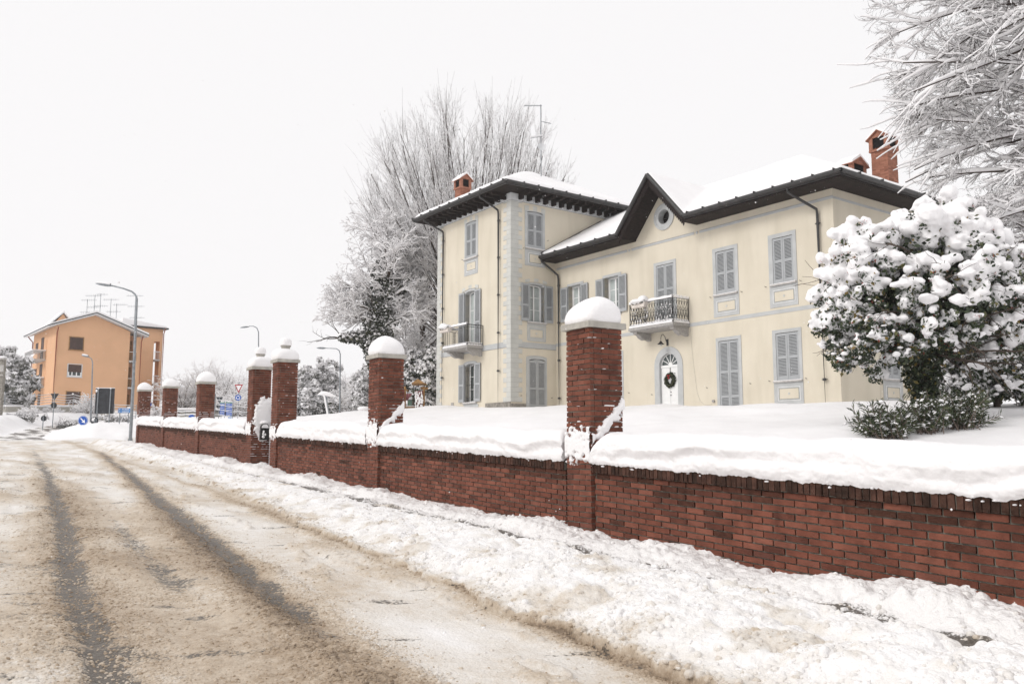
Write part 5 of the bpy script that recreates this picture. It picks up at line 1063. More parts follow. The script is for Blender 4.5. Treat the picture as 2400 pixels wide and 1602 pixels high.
for z, s_ in ((.08, 'PIACENZA'), (-.08, 'CREMONA')):
    mb = M(); mb.prism(F, [(-.46, z), (-.40, z + .072), (.45, z + .072), (.45, z - .072), (-.40, z - .072)], -.01, .015); mb.build('panel', 'sign_light_blue', T); text(s_, F, -.2, z - .035, .10, .018, T)
    mb = M(); mb.prism(F, [(-.42, z), (-.34, z + .04), (-.34, z + .012), (-.26, z + .012), (-.26, z - .012), (-.34, z - .012), (-.34, z - .04)], .015, .019); mb.disc(F, .38, z, .03, .015, .019, 12); mb.build('symbol', 'sign_white', T)
mb = M(); mb.blob(F([(.28, 0, .2)])[0], (.16, .06, .07), seed=2); mb.build('snow_cap', 'snow', T)
F, c = sframe(559.5, 908, 75); T = thing('road_sign', sbase(c), 'red-rimmed give-way triangle above a blue roundabout sign beside the mailbox pillar', 'road sign'); post(T, F, c, (0,), .53)
mb = M(); a = tri(.74, .72); mb.prism(F, a, -.02, .015); k = .66; mb2 = M(); mb.build('triangle_panel', 'sign_red', T); mb2.prism(F, [(x * k, z * k) for x, z in a], .014, .022); mb2.build('triangle_centre', 'sign_white', T)
mb = M(); mb.disc(F, -.02, -.87, .27, -.02, .015); mb.build('round_panel', 'sign_blue', T); mb = M()
def swirl(mb, F, cx, cz, r):
    for k in range(3):
        a0 = k * 2.094 + .5; q = np.linspace(a0, a0 - 1.35, 8); w = r * .17
        mb.prism(F, [(cx + (r + w) * math.cos(t), cz + (r + w) * math.sin(t)) for t in q] + [(cx + (r - w) * math.cos(t), cz + (r - w) * math.sin(t)) for t in q[::-1]], .015, .021)
        t = q[-1]; mb.prism(F, [(cx + r * 1.5 * math.cos(t), cz + r * 1.5 * math.sin(t)), (cx + r * math.cos(t - .6), cz + r * math.sin(t - .6)), (cx + r * .5 * math.cos(t), cz + r * .5 * math.sin(t))], .015, .021)
swirl(mb, F, -.02, -.87, .15); mb.build('arrows', 'sign_white', T)
F, c = sframe(529.5, 957, 76); T = thing('direction_board', sbase(c), 'two green-topped blue direction boards with rows of white lettering under snow', 'direction board'); post(T, F, c, (-.42, -.1, .45), -.5)
for x0, x1 in ((-.53, -.13), (.02, .54)):
    mb = M(); mb.box(F, x0, x1, -.02, .015, .48, .60); mb.build('green_panel', 'sign_green', T); mb = M(); mb.box(F, x0, x1, -.02, .015, -.62, .46); mb.build('blue_panel', 'sign_blue', T)
    mb = M(); rs = np.random.RandomState(int(x0 * 100) + 60)
    for k in range(7):
        z = .36 - k * .16; x = x0 + .04
        while x < x1 - .14: w = rs.uniform(.02, .05); mb.box(F, x, x + w, .015, .02, z - .028, z + .028); x += w + .015
        mb.disc(F, x1 - .06, z, .03, .015, .02, 8)
    mb.box(F, x0 + .03, x1 - .03, .015, .02, .53, .55); mb.build('lettering', 'sign_white', T)
    mb = M(); mb.blob(F([((x0 + x1) / 2, 0, .62)])[0], ((x1 - x0) / 2, .06, .06)); mb.build('snow_cap', 'snow', T)
F, c = sframe(540.5, 980, 70); T = thing('road_sign', sbase(c), 'small blue roundabout sign half sunk behind the wall snow under the blue boards', 'road sign'); post(T, F, c, (0,), .1); mb = M(); mb.disc(F, 0, 0, .2, -.02, .015); mb.build('panel', 'sign_light_blue', T); mb = M(); swirl(mb, F, 0, 0, .11); mb.build('arrows', 'sign_white', T)
F, c = sframe(514.5, 937, 73); T = thing('road_sign', sbase(c), 'back of a triangular sign over a round one, left of the blue direction boards', 'road sign'); post(T, F, c, (0,), .28, y=.05); mb = M(); mb.prism(F, tri(.55, .6, .05), -.02, .02); mb.build('triangle_panel', 'sign_back', T); mb = M(); mb.disc(F, -.08, -.52, .18, -.02, .02); mb.build('round_panel', 'sign_back', T)
F, c = sframe(449, 979, 60); T = thing('road_sign', sbase(c), 'blue round sign with a white right arrow showing over the wall snow between far pillars', 'road sign'); post(T, F, c, (0,), .1); mb = M(); mb.disc(F, 0, 0, .235, -.02, .015); mb.build('panel', 'sign_blue', T); mb = M(); arrow(mb, F, rad(90), .38, .016, .021, 0, -.02); mb.build('arrow', 'sign_white', T)
F, c = sframe(350, 947, 62); T = thing('road_sign', sbase(c), 'blue round sign peeping out right of the farthest brick pillar', 'road sign'); post(T, F, c, (0,), .1); mb = M(); mb.disc(F, 0, 0, .16, -.02, .015); mb.build('panel', 'sign_blue', T)
F, c = sframe(504, 922, 64); T = thing('post', sbase(c), 'plain grey steel post standing right of the third far pillar', 'post'); post(T, F, c, (0,), 0, r=.055); mb = M(); mb.blob(F([(0, -.05, .03)])[0], (.07, .07, .07)); mb.build('snow_cap', 'snow', T)

# ------------------------------------------------------------------ fences
def fence(a, b, h, rails, lab, mat='grey_steel', step=2.2, zoff=0, base=None, rr=.016, sr=.022):
    T = thing('fence', (*((np.array(a) + b) / 2)[:2], gz(*((np.array(a) + b) / 2)[:2])), lab, 'fence'); a = np.array(a, float); b = np.array(b, float); L = np.linalg.norm(b - a); n = max(2, int(L / step))
    zz = lambda p: gz(p[0], p[1]) + zoff
    for i in range(n + 1):
        p = a + (b - a) * i / n; mb = M(); mb.tube([(p[0], p[1], zz(p) - .2), (p[0], p[1], zz(p) + h + .05)], .03, 6); mb.build('fence_post', mat, T)
    N_ = n * 4 + 1; P_ = np.array([a + (b - a) * i / (N_ - 1) for i in range(N_)]); Zb = np.array([zz(p) for p in P_]); m1, m2 = M(), M()
    for k in range(rails):
        z = Zb + h * (k + 1) / rails - .02; m1.tube(np.stack([P_[:, 0], P_[:, 1], z], -1), rr, 4); m2.tube(np.stack([P_[:, 0], P_[:, 1], z + rr + sr * .4], -1), sr, 4)
    m1.build('rail', mat, T); m2.build('snow_cover', 'snow', T)
    if base:
        d = (b - a) / L; F = fr((a[0], a[1], 0), (d[0], d[1], 0), (d[1], -d[0], 0)); mb = M(); za, zc = zz(a) - zoff, zz(b) - zoff; sh = (zc - za) / L
        mb.box(F, 0, L, -.15, .15, za - .2, za + base, 0, sh); mb.build('base_wall', 'concrete', T); mb = M(); mb.box(F, -.02, L, -.17, .17, za + base, za + base + .15, 0, sh); mb.build('snow_cap', 'snow', T)
A_ = lambda px, Y: at(px, 980, Y)[:2]
fence(A_(8, 72), A_(170, 80), 1.15, 5, 'wire fence with snow-lined rails on a low wall before the orange building', base=.45, zoff=.45)
fence(A_(170, 80), A_(318, 76), 1.15, 5, 'right-hand stretch of snow-lined rail fence at the foot of the orange building', base=.45, zoff=.45)
fence(A_(655, 44), A_(775, 50), 1.45, 7, 'garden rail fence with snowy wires behind the right gate pillar', zoff=0, rr=.014, sr=.03)
fence(A_(775, 50), A_(900, 48), 1.35, 6, 'garden rail fence stretch running behind the pillar left of the tower', zoff=0, rr=.014, sr=.03)
fence(A_(400, 62), A_(470, 60), .9, 4, 'short snow-lined rail fence between the two far brick pillars', zoff=0, rr=.016, sr=.04)
fence(A_(500, 66), A_(640, 62), 1.5, 4, 'thin rail fence behind the mailbox gate pillar', zoff=.2, rr=.014, sr=.02)

# ------------------------------------------------------------------ garden odds and ends between the pillars and the tower
c = at(766, 976, 44); T = thing('leaning_post', sbase(c), 'leaning snow-covered post with a drooping snowy crossbar in the far garden', 'post')
mb = M(); p1, p2 = at(773, 982, 44), at(762, 922, 44); mb.tube([p1, p2], .05, 7); mb.tube([at(768, 982, 44.5), at(765, 930, 44.5)], .05, 7); mb.build('shaft', 'grey_steel', T)
mb = M(); mb.tube([at(746, 927, 44), at(762, 922, 44), at(788, 930, 44)], [.05, .06, .03], 6); mb.build('crossbar', 'grey_steel', T)
mb = M(); mb.tube([at(745, 925, 44), at(754, 921.5, 44), at(764, 922, 44), at(776, 925, 44), at(789, 929.5, 44)], [.03, .12, .13, .10, .03], 7); mb.tube([p1 + (-.05, -.05, 0), p2 + (-.05, -.05, 0)], .05, 6); mb.build('snow_cover', 'snow', T)
c = at(852, 976, 46); T = thing('garden_rack', sbase(c), 'low snow-topped brick and white garden stand left of the domed pillar', 'garden stand'); F = fr((c[0], c[1], gz(c[0], c[1])), (1, 0, 0), (0, -1, 0))
mb = M(); mb.box(F, -.2, .25, -.2, .2, .1, .42); mb.build('brick_body', 'terracotta', T); mb = M()
for x in (-.25, .28): mb.box(F, x, x + .05, .1, .15, 0, .75)
mb.box(F, -.25, .33, .1, .15, .45, .5); mb.build('frame', 'white_paint', T); mb = M(); mb.blob(F([(0, 0, .62)])[0], (.36, .3, .16)); mb.build('snow_cover', 'snow', T)
# wooden swing stand with pink netting
c = at(971, 972, 47); zg = gz(c[0], c[1]); T = thing('play_stand', (c[0], c[1], zg), 'wooden play stand with a small thatched roof and pink netting between pillar and tower', 'play stand')
def Q(px, py, dy=0): return at(px, py, 47 + dy)
for px in (949.5, 993.5): mb = M(); a = Q(px, 905); mb.tube([(a[0], a[1], zg - .2), (a[0], a[1], a[2])], .06, 7); mb.build('leg', 'beam_wood', T)
mb = M(); mb.tube([Q(951, 954), Q(1003, 953)], .06, 6); mb.tube([Q(986, 909), Q(1003, 910)], .07, 6); mb.tube([Q(950, 912), Q(957, 916)], .05, 6); mb.build('beam', 'beam_wood', T)
a, b, d = Q(966, 899), Q(998, 899), Q(979, 887); mb = M(); mb.add([a + (0, -.4, 0), b + (0, -.4, 0), d, a + (0, .6, 0), b + (0, .6, 0), d + (0, .2, 0)], [(0, 1, 2), (3, 5, 4), (0, 2, 5, 3), (1, 4, 5, 2), (0, 3, 4, 1)])
for q in np.linspace(966, 998, 14): mb.tube([Q(q, 897), Q(q + .5, 903)], .025, 4)
mb.build('thatched_roof', 'beam_wood', T)
mb = M(); rs = np.random.RandomState(8)
for x0, x1, xa, xb, ya, yb in ((972, 992, 977, 988, 916, 954), (943, 948, 943, 950, 912, 960), (950, 966, 950, 955, 922, 938)):
    q = np.linspace(0, 1, 9); v = np.linspace(0, 1, 12); G_ = np.array([[Q((x0 + (x1 - x0) * i) * (1 - j) + (xa + (xb - xa) * i) * j, ya + (yb - ya) * j, .15 * math.sin(i * 19)) for i in q] for j in v]); mb.grid(G_)
    G2 = G_ + (0, .03, 0); mb.grid(G2)
mb.build('netting', 'net_pink', T); mb = M()
for _ in range(50): i, j = rs.rand(2); mb.blob(Q(973 + 18 * i, 918 + 34 * j, -.15), (.04, .03, .08), 5, 4, seed=i * 9)
mb.tube([Q(951, 952.3), Q(1003, 951.3)], .05, 5); mb.build('snow_cover', 'snow', T)
c = at(987, 970, 56); T = thing('garden_shed', sbase(c), 'low green garden shed with a snowy roof behind the play stand', 'shed'); F = fr((c[0], c[1], gz(c[0], c[1])), (1, 0, 0), (0, -1, 0)); zz = c[2] + .9 - F([(0, 0, 0)])[0][2]
mb = M(); mb.box(F, -.9, .8, -2, 0, -.3, zz); mb.build('wall', 'green_paint', T); mb = M()
for k in range(8): mb.box(F, -.88 + k * .21, -.86 + k * .21, 0, .015, -.1, zz - .02)
mb.box(F, -.95, .95, -2, .12, zz, zz + .06); mb.build('trim', 'grey_steel', T); mb = M(); mb.prism(F, [(-1.0, zz + .06), (1.0, zz + .06), (.9, zz + .16), (0, zz + .55), (-.3, zz + .55), (-1.0, zz + .2)], -2.1, .15); mb.build('roof_snow', 'snow', T)
c = at(1020, 975, 66); T = thing('yellow_house', sbase(c), 'yellow garden house wall half hidden by the tower corner', 'house'); F = fr((c[0], c[1], gz(c[0], c[1])), (1, 0, 0), (0, -1, 0)); zz = at(0, 918, 66)[2] - F([(0, 0, 0)])[0][2]
mb = M(); mb.box(F, -.9, 3, -3, 0, -.4, zz); mb.build('wall', 'yellow_render', T); mb = M(); mb.prism(F, [(-1.2, zz), (3.3, zz), (1, zz + 1.0)], -3.2, .3); mb.build('roof', 'snow', T); mb = M(); mb.box(F, -.5, .4, 0, .02, zz - 1.0, zz - .9); mb.box(F, -.5, .4, 0, .02, zz - .4, zz - .36); mb.build('trim', 'brown_blind', T)
c = at(442, 975, 92); T = thing('low_building', sbase(c), 'low beige building with snow on its flat roof between the far pillars', 'building'); F = fr((c[0], c[1], 0), (1, 0, 0), (0, -1, 0)); za, zt = at(0, 975, 92)[2], at(0, 962, 92)[2]
mb = M(); mb.box(F, -.9, 2.5, -4, 0, za - 1.5, zt); mb.build('wall', 'concrete', T); mb = M(); mb.box(F, -1.3, 2.9, -4, .3, zt, zt + .06); mb.build('roof', 'dark_metal', T); mb = M(); mb.box(F, -1.2, 2.9, -4, .28, zt + .06, zt + .3); mb.build('roof_snow', 'snow', T)
c = at(2, 1000, 62); T = thing('grey_house', sbase(c), 'grey-beige house corner cut by the left picture edge', 'house'); F = fr((c[0], c[1], 0), (1, 0, 0), (0, -1, 0)); zt = at(0, 842, 62)[2]
mb = M(); mb.box(F, -5, -.12, -.3, 0, c[2] - 1.5, zt); mb.build('wall', 'plinth_stone', T); mb = M(); mb.box(F, -5, -.08, -.3, .1, zt, zt + .12); mb.box(F, -5, -.09, 0, .1, zt - 1.2, zt - 1.1); mb.box(F, -.6, -.1, 0, .05, zt - .9, zt - .4); mb.build('trim', 'sill_stone', T); mb = M(); mb.box(F, -5, -.1, -.3, .1, zt + .12, zt + .25); mb.build('roof_snow', 'snow', T)

# ------------------------------------------------------------------ trees and shrubs
def nrm(v): return v / (np.linalg.norm(v, axis=-1, keepdims=True) + 1e-9)
def sprout(starts, dirs, L, r, levels, seed):
    rs = np.random.RandomState(seed); out = []; Sx = np.array(starts, float); Dd = nrm(np.array(dirs, float)); L = np.array(L, float); r = np.array(r, float)
    for li, lv in enumerate(levels):
        N = len(Sx); K = lv.get('k', 6); P = [Sx]; d = Dd.copy(); stp = (L / (K - 1))[:, None]
        for k in range(K - 1):
            d = nrm(d + lv.get('wob', .12) * rs.normal(size=(N, 3)) + lv.get('trop', 0) * np.array([0, 0, 1]) + np.array(lv.get('wind', (0, 0, 0)))); P.append(P[-1] + d * stp)
        P = np.stack(P, 1); R = r[:, None] * np.linspace(1, lv.get('tap', .45), K)[None]; out.append((P, R))
        if li + 1 == len(levels): break
        n = lv['n']; f = rs.uniform(lv.get('f0', .25), 1, (N, n)); f[:, 0] = .98; fi = f * (K - 1); i0 = np.minimum(fi.astype(int), K - 2); fr_ = (fi - i0)[..., None]
        ar = np.arange(N)[:, None]; S2 = P[ar, i0] * (1 - fr_) + P[ar, i0 + 1] * fr_; T = nrm(P[ar, i0 + 1] - P[ar, i0])
        a = rad(1) * rs.uniform(*lv.get('ang', (20, 50)), (N, n)); q = nrm(np.cross(T, rs.normal(size=(N, n, 3)))); 
        if lv.get('flat'): q[..., 2] *= lv['flat']; q = nrm(q)
        D2 = T * np.cos(a)[..., None] + q * np.sin(a)[..., None]
        L2 = L[:, None] * lv.get('lr', .6) * rs.uniform(*lv.get('lj', (.65, 1.2)), (N, n)) * (1.15 - .45 * f); r2 = (r[:, None] * (1 - f * (1 - lv.get('tap', .45)))) * lv.get('rr', .6)
        Sx, Dd, L, r = S2.reshape(-1, 3), D2.reshape(-1, 3), L2.reshape(-1), np.maximum(r2.reshape(-1), lv.get('rmin', .004))
        kp = lv.get('keep')
        if kp is not None: m_ = kp(Sx); Sx, Dd, L, r = Sx[m_], Dd[m_], L[m_], r[m_]
    return out
def snow_on(mb, P, R, k=.9, c=.01, cap=.09, ns=5, thr=.25, seed=0):
    T = nrm(np.gradient(P, axis=1)); h = np.linalg.norm(T[..., :2], axis=-1); rs = np.random.RandomState(seed)
    sr = np.minimum(R * k + c, cap) * np.clip((h - thr) / (.8 - thr), 0, 1) * rs.uniform(.6, 1.25, R.shape); sr[:, 0] *= .7; sr[:, -1] *= .5
    keep = sr.max(1) > .003
    if keep.any():
        P, R, sr = P[keep], R[keep], sr[keep]; Q_ = P.copy(); Q_[..., 2] += R * .6 + sr * .75; mb.tubes(Q_, sr, ns, 0, 1.25)
def tree(name, label, cat, base, lv, seed, dirs=None, starts=None, L=None, r=None, bark='bark', twig='twig', group=None, sk=.9, sc=.01, cap=.09, sides=(8, 6, 4, 3, 3, 3), ntr=2, thr=.25):
    out = sprout(starts, dirs, L, r, lv, seed); T = thing(name, base, label, cat, group)
    m1, m2, m3 = M(), M(), M()
    for i, (P, R) in enumerate(out):
        (m1 if i < ntr else m2).tubes(P, R, sides[i], 0, 1., True)
        if cap: snow_on(m3, P, R, sk[i] if isinstance(sk, tuple) else sk, sc[i] if isinstance(sc, tuple) else sc, cap, 5 if i < 3 else 3, thr, seed + i)
    m1.build('trunk', bark, T); m2.build('crown', twig, T)
    if cap: m3.build('snow_cover', 'snow', T)
    return T, out
# tall vase-shaped bare tree behind the tower
b = at(1090, 975, 58); b[2] = gz(b[0], b[1]) - .3; rs = np.random.RandomState(12); nl = 150
az = np.arange(nl) * 2.39996; ti = rad(1) * (3 + 56 * np.sqrt(np.linspace(0, 1, nl))) * rs.uniform(.93, 1.05, nl); dirs = np.stack([np.sin(ti) * np.cos(az), np.sin(ti) * np.sin(az) * .8, np.cos(ti)], -1)
T0 = sprout([b], [(0, 0, 1)], [7.2], [.6], [dict(k=6, wob=.02, tap=.85)], 1)
top = T0[0][0][0, -1]; st_ = top + np.stack([.35 * np.cos(az), .35 * np.sin(az), rs.uniform(-1.8, .4, nl)], -1)
ec, er = np.array([b[0], b[1], 16.2]), np.array([7.2, 6.8, 7.7]); q_ = (st_ - ec) / er; w_ = nrm(dirs + (0, 0, .12)) / er; A2, B2, C2 = (w_ * w_).sum(1), 2 * (q_ * w_).sum(1), (q_ * q_).sum(1) - 1
Lr = (-B2 + np.sqrt(np.maximum(B2 * B2 - 4 * A2 * C2, .01))) / (2 * A2); inell = lambda S_: ((((S_ - ec) / er) ** 2).sum(1) < 1.0)
tt_, oo_ = tree('bare_tree', 'tall vase-shaped leafless tree rising behind the villa tower, fine snowy branches', 'tree', (b[0], b[1], b[2]), [
 dict(k=9, n=13, wob=.03, trop=.03, f0=.25, ang=(10, 28), lr=.30, rr=.42, tap=.35, lj=(.85, 1.15), keep=inell), dict(k=7, n=8, wob=.05, trop=.06, f0=.1, ang=(12, 32), lr=.40, rr=.6, tap=.4, lj=(.8, 1.1), keep=inell),
 dict(k=5, n=3, wob=.07, trop=.08, f0=.2, ang=(15, 35), lr=.5, rr=.7, tap=.5), dict(k=4, wob=.09, trop=.1, tap=.5)], 21, dirs, st_, np.clip(Lr, 3, 16) * rs.uniform(.94, .97, nl), np.full(nl, .062), bark='twig', twig='twig', sk=.8, sc=.012, cap=.05, ntr=1, thr=.22, sides=(5, 3, 3, 3))
mb = M(); mb.tubes(T0[0][0], T0[0][1], 10); mb.build('trunk', 'bark', tt_)
# lower snowy tree with an ivy-wrapped trunk, left of the tower
b = at(888, 985, 54); zb_ = gz(b[0], b[1]); b[2] = zb_ - .3
tr_ = [b, at(884, 900, 54), at(880, 820, 54), at(892, 740, 54), at(905, 680, 54), at(900, 620, 54)]
rs = np.random.RandomState(5); nl = 30; zf = rs.uniform(.45, 1, nl); pth = np.array(tr_); fi = zf * 5; i0 = np.minimum(fi.astype(int), 4); st_ = pth[i0] + (pth[i0 + 1] - pth[i0]) * (fi - i0)[:, None]
az = rs.uniform(0, 2 * np.pi, nl); el = rs.uniform(.0, 1.25, nl) * (.3 + .8 * (zf - .45) / .55); dirs = np.stack([np.cos(az) * np.cos(el), .8 * np.sin(az) * np.cos(el), np.sin(el)], -1)
ti_, _ = tree('ivy_tree', 'snow-laden tree with dark ivy wrapped round its trunk left of the villa tower', 'tree', (b[0], b[1], zb_), [
 dict(k=7, n=9, wob=.10, trop=.03, f0=.15, ang=(25, 60), lr=.55, rr=.55, tap=.35), dict(k=6, n=7, wob=.12, trop=.02, f0=.15, ang=(25, 60), lr=.55, rr=.6, tap=.4),
 dict(k=5, n=4, wob=.15, trop=.0, f0=.2, ang=(25, 60), lr=.6, rr=.65, tap=.5), dict(k=4, wob=.2, tap=.5)], 33, dirs, st_, rs.uniform(2.2, 3.3, nl), np.full(nl, .07), sk=1.2, sc=.024, cap=.08, ntr=1, sides=(5, 4, 3, 3), thr=.1)
mb = M(); mb.tube(tr_, [.35, .3, .3, .28, .24, .16], 9); mb.build('trunk', 'bark', ti_)
rs = np.random.RandomState(6)
def along(path, rad_, n, jit=1.):
    path = np.array(path); f = rs.uniform(0, len(path) - 1.001, n); i = f.astype(int); c = path[i] + (path[i + 1] - path[i]) * (f - i)[:, None]; r_ = np.interp(f, range(len(rad_)), rad_)
    d = nrm(rs.normal(size=(n, 3))); return c + d * (r_ * rs.uniform(.5, 1.05, n))[:, None] * jit
C1 = along(tr_, [.3, .3, .85, 1.25, 1.2, .6], 9000); C2 = along([at(880, 830, 53.5), at(860, 800, 53.5), at(835, 790, 53.5), at(800, 792, 53.5)], [.55, .5, .42, .25], 1500)
C3 = along([at(905, 720, 54), at(935, 690, 54), at(955, 650, 54)], [.6, .4, .2], 1200); CC = np.concatenate([C1, C2, C3]); mb = M(); mb.quads(CC, .15, 0, 7); mb.build('ivy', 'dark_leaf', ti_)
sel = CC[rs.rand(len(CC)) < .55] + (0, -.05, .10); mb = M(); mb.quads(sel, .18, 0, 8, flat=.55, asp=1.2); mb.build('ivy_snow', 'snow_bits', ti_)
tb = sprout([at(800, 792, 53.5)] * 5, [(-1, 0, .9), (-1, .1, .35), (-1, 0, -.1), (-.5, 0, 1), (-1, 0, .1)], [1.8, 2.2, 1.9, 1.6, 1.4], [.03] * 5, [dict(k=6, n=4, wob=.22, lr=.5, rr=.6), dict(k=5, wob=.2)], 3); mb = M()
for P, R in tb: mb.tubes(P, R, 4)
mb.build('side_branch', 'twig', ti_)
# second snowy tree filling in directly beside the tower
b = at(985, 985, 60); b[2] = gz(b[0], b[1]) - .2; nl = 26; rs = np.random.RandomState(15); az = rs.uniform(0, 2 * np.pi, nl); el = rs.uniform(.0, 1.2, nl)
tree('snowy_tree', 'dense snow-coated tree squeezed between the ivy trunk and the tower wall', 'tree', (b[0], b[1], b[2]), [
 dict(k=7, n=9, wob=.10, trop=.02, f0=.15, ang=(25, 60), lr=.55, rr=.55, tap=.35), dict(k=6, n=7, wob=.12, trop=.0, f0=.15, ang=(25, 60), lr=.55, rr=.6, tap=.4), dict(k=5, n=4, wob=.15, f0=.2, ang=(25, 60), lr=.6, rr=.65), dict(k=4, wob=.2)], 34,
 np.stack([np.cos(az) * np.cos(el), np.sin(az) * np.cos(el), np.sin(el)], -1), np.stack([np.full(nl, b[0]), np.full(nl, b[1]), b[2] + rs.uniform(2.0, 7.5, nl)], -1), rs.uniform(2.6, 4, nl), np.full(nl, .08), sk=1.2, sc=.028, cap=.09, ntr=1, sides=(5, 4, 3, 3), thr=.1)
mb = M(); mb.tube([b, b + (0, 0, 4), b + (.2, 0, 8)], [.25, .2, .1], 8); mb.build('trunk', 'bark', [o for o in D.objects if o.name.startswith('snowy_tree')][-1])
# large tree at the right edge, branches reaching into the picture loaded with snow
b = np.array([15.6, 20.5, 0.]); b[2] = gz(b[0], b[1]) - .3; rs = np.random.RandomState(40); nl = 48
zf = rs.uniform(3.0, 12.8, nl); az = np.where(rs.rand(nl) < .72, rs.uniform(rad(135), rad(225), nl), rs.uniform(0, 2 * np.pi, nl)); el = rs.uniform(-.05, .85, nl)
dirs = np.stack([np.cos(az) * np.cos(el), np.sin(az) * np.cos(el), np.sin(el)], -1)
kp = lambda S_: (np.hypot(S_[:, 0], S_[:, 1]) > 9) & (S_[:, 2] > 2.4) & (S_[:, 0] / S_[:, 1] > np.interp(S_[:, 2] / S_[:, 1], [.18, .23, .27, .31, .36, .41, .46, .53], [.61, .56, .525, .505, .495, .48, .465, .45]))
tr2, _ = tree('large_tree', 'large leafless tree at the right edge with long branches under thick snow', 'tree', (b[0], b[1], b[2]), [
 dict(k=9, n=11, wob=.06, trop=-.05, f0=.15, ang=(15, 42), lr=.40, rr=.55, tap=.3, keep=kp), dict(k=8, n=10, wob=.10, trop=-.05, f0=.1, ang=(18, 42), lr=.42, rr=.55, tap=.35, keep=kp),
 dict(k=7, n=6, wob=.15, trop=-.01, f0=.1, ang=(20, 48), lr=.46, rr=.55, tap=.4), dict(k=5, wob=.2, trop=.02, tap=.5)], 50, dirs, np.stack([b[0] + 0 * zf, b[1] + 0 * zf, zf], -1), rs.uniform(.80, 1.0, nl) * np.interp(zf, [3.0, 5, 6.5, 8, 10, 13], [4.2, 5.0, 5.7, 6.1, 6.3, 6.4]), np.full(nl, .058), sk=(1.3, 2.0, 2.0, .3), sc=(.02, .018, .010, .001), cap=.075, ntr=1, sides=(7, 5, 4, 3), thr=.15, twig='twig_dark')
mb = M(); mb.tube([b, b + (0, 0, 5), b + (.1, .2, 9), b + (0, 0, 15)], [.42, .34, .26, .1], 12); mb.build('trunk', 'bark', tr2)
# snow-covered evergreens
def leafy(name, label, cat, base, clumps, cr, nleaf, lsize, sfrac, seed, mat='dark_leaf', trunk=None, group=None, ssize=None, asp=1.6):
    rs = np.random.RandomState(seed); n = len(clumps) * nleaf; C = np.repeat(clumps, nleaf, 0) + nrm(rs.normal(size=(n, 3))) * (cr * rs.uniform(.2, 1, n) ** .6)[:, None]
    T = thing(name, base, label, cat, group)
    if trunk is not None: mb = M(); mb.tube(*trunk); mb.build('trunk', 'bark', T)
    mb = M(); mb.quads(C[rs.rand(n) < (.5 if mat == 'grey_leaf' else .75)], lsize, 0, seed, asp=asp); mb.build('crown', mat, T)
    m_ = rs.rand(n) < sfrac; d = C - np.repeat(clumps, nleaf, 0); m_ &= (d[:, 2] > -cr * .55); mb = M(); mb.quads(C[m_] + (0, -.01, lsize * .6), ssize or lsize * 1.5, 0, seed + 1, flat=.2, asp=1.25); mb.build('snow_cover', 'snow_bits', T)
    return T
def ell(c, r, n, seed, shell=.55, top=0):
    rs = np.random.RandomState(seed); d = nrm(rs.normal(size=(n, 3))); q = rs.uniform(shell, 1, n)[:, None]; P = np.array(c) + d * q * np.array(r); return P
c = at(22, 900, 74); g_ = gz(c[0], c[1]); leafy('snowy_tree', 'broad snow-covered tree at the left picture edge beside the orange building', 'tree', (c[0], c[1], g_), ell((c[0] - .3, c[1], c[2]), (2.3, 2.2, 3.1), 210, 1, .35), .5, 34, .26, .95, 2, 'grey_leaf', ([(c[0], c[1], g_), (c[0], c[1], c[2] + 1)], [.25, .12], 7), asp=2.2)
for (px, py, Y, rx, rz, lab, mt, nc, sd) in ((715, 925, 70, 1.5, 2.2, 'rounded snowy evergreen just right of the gate pillar', 'grey_leaf', 80, 3), (748, 905, 74, 1.3, 2.5, 'tallest of the snowy evergreens behind the garden fence', 'grey_leaf', 80, 4), (779, 905, 76, 1.1, 2.3, 'snowy evergreen right of the tallest one, left of the curved lamp', 'grey_leaf', 70, 5),
   (760, 955, 68, 1.6, .95, 'low dark gap-toothed bush under the tall snowy evergreens', 'dark_leaf', 60, 6), (850, 925, 62, 1.0, 1.9, 'olive-green snowy bush hugging the pillar left of the tower', 'grey_leaf', 60, 7), (970, 880, 54, 1.2, 1.6, 'snowy evergreen over the play stand', 'dark_leaf', 90, 8), (1008, 890, 53, 1.1, 2.1, 'snowy evergreen touching the tower corner', 'dark_leaf', 90, 9), (700, 950, 66, 1.2, 1.3, 'snow-heaped bush low behind the right gate pillar', 'grey_leaf', 50, 10)):
    c = at(px, py, Y); g_ = gz(c[0], c[1]); rz = min(rz, 9); leafy('snowy_evergreen', lab, 'evergreen', (c[0], c[1], g_), ell(c, (rx, rx, rz), nc, sd, .3), .34, 44, .16, 1.2, sd, mt, ([(c[0], c[1], g_), (c[0], c[1], c[2])], [.12, .06], 6), 'snow-covered evergreens behind the garden fence')
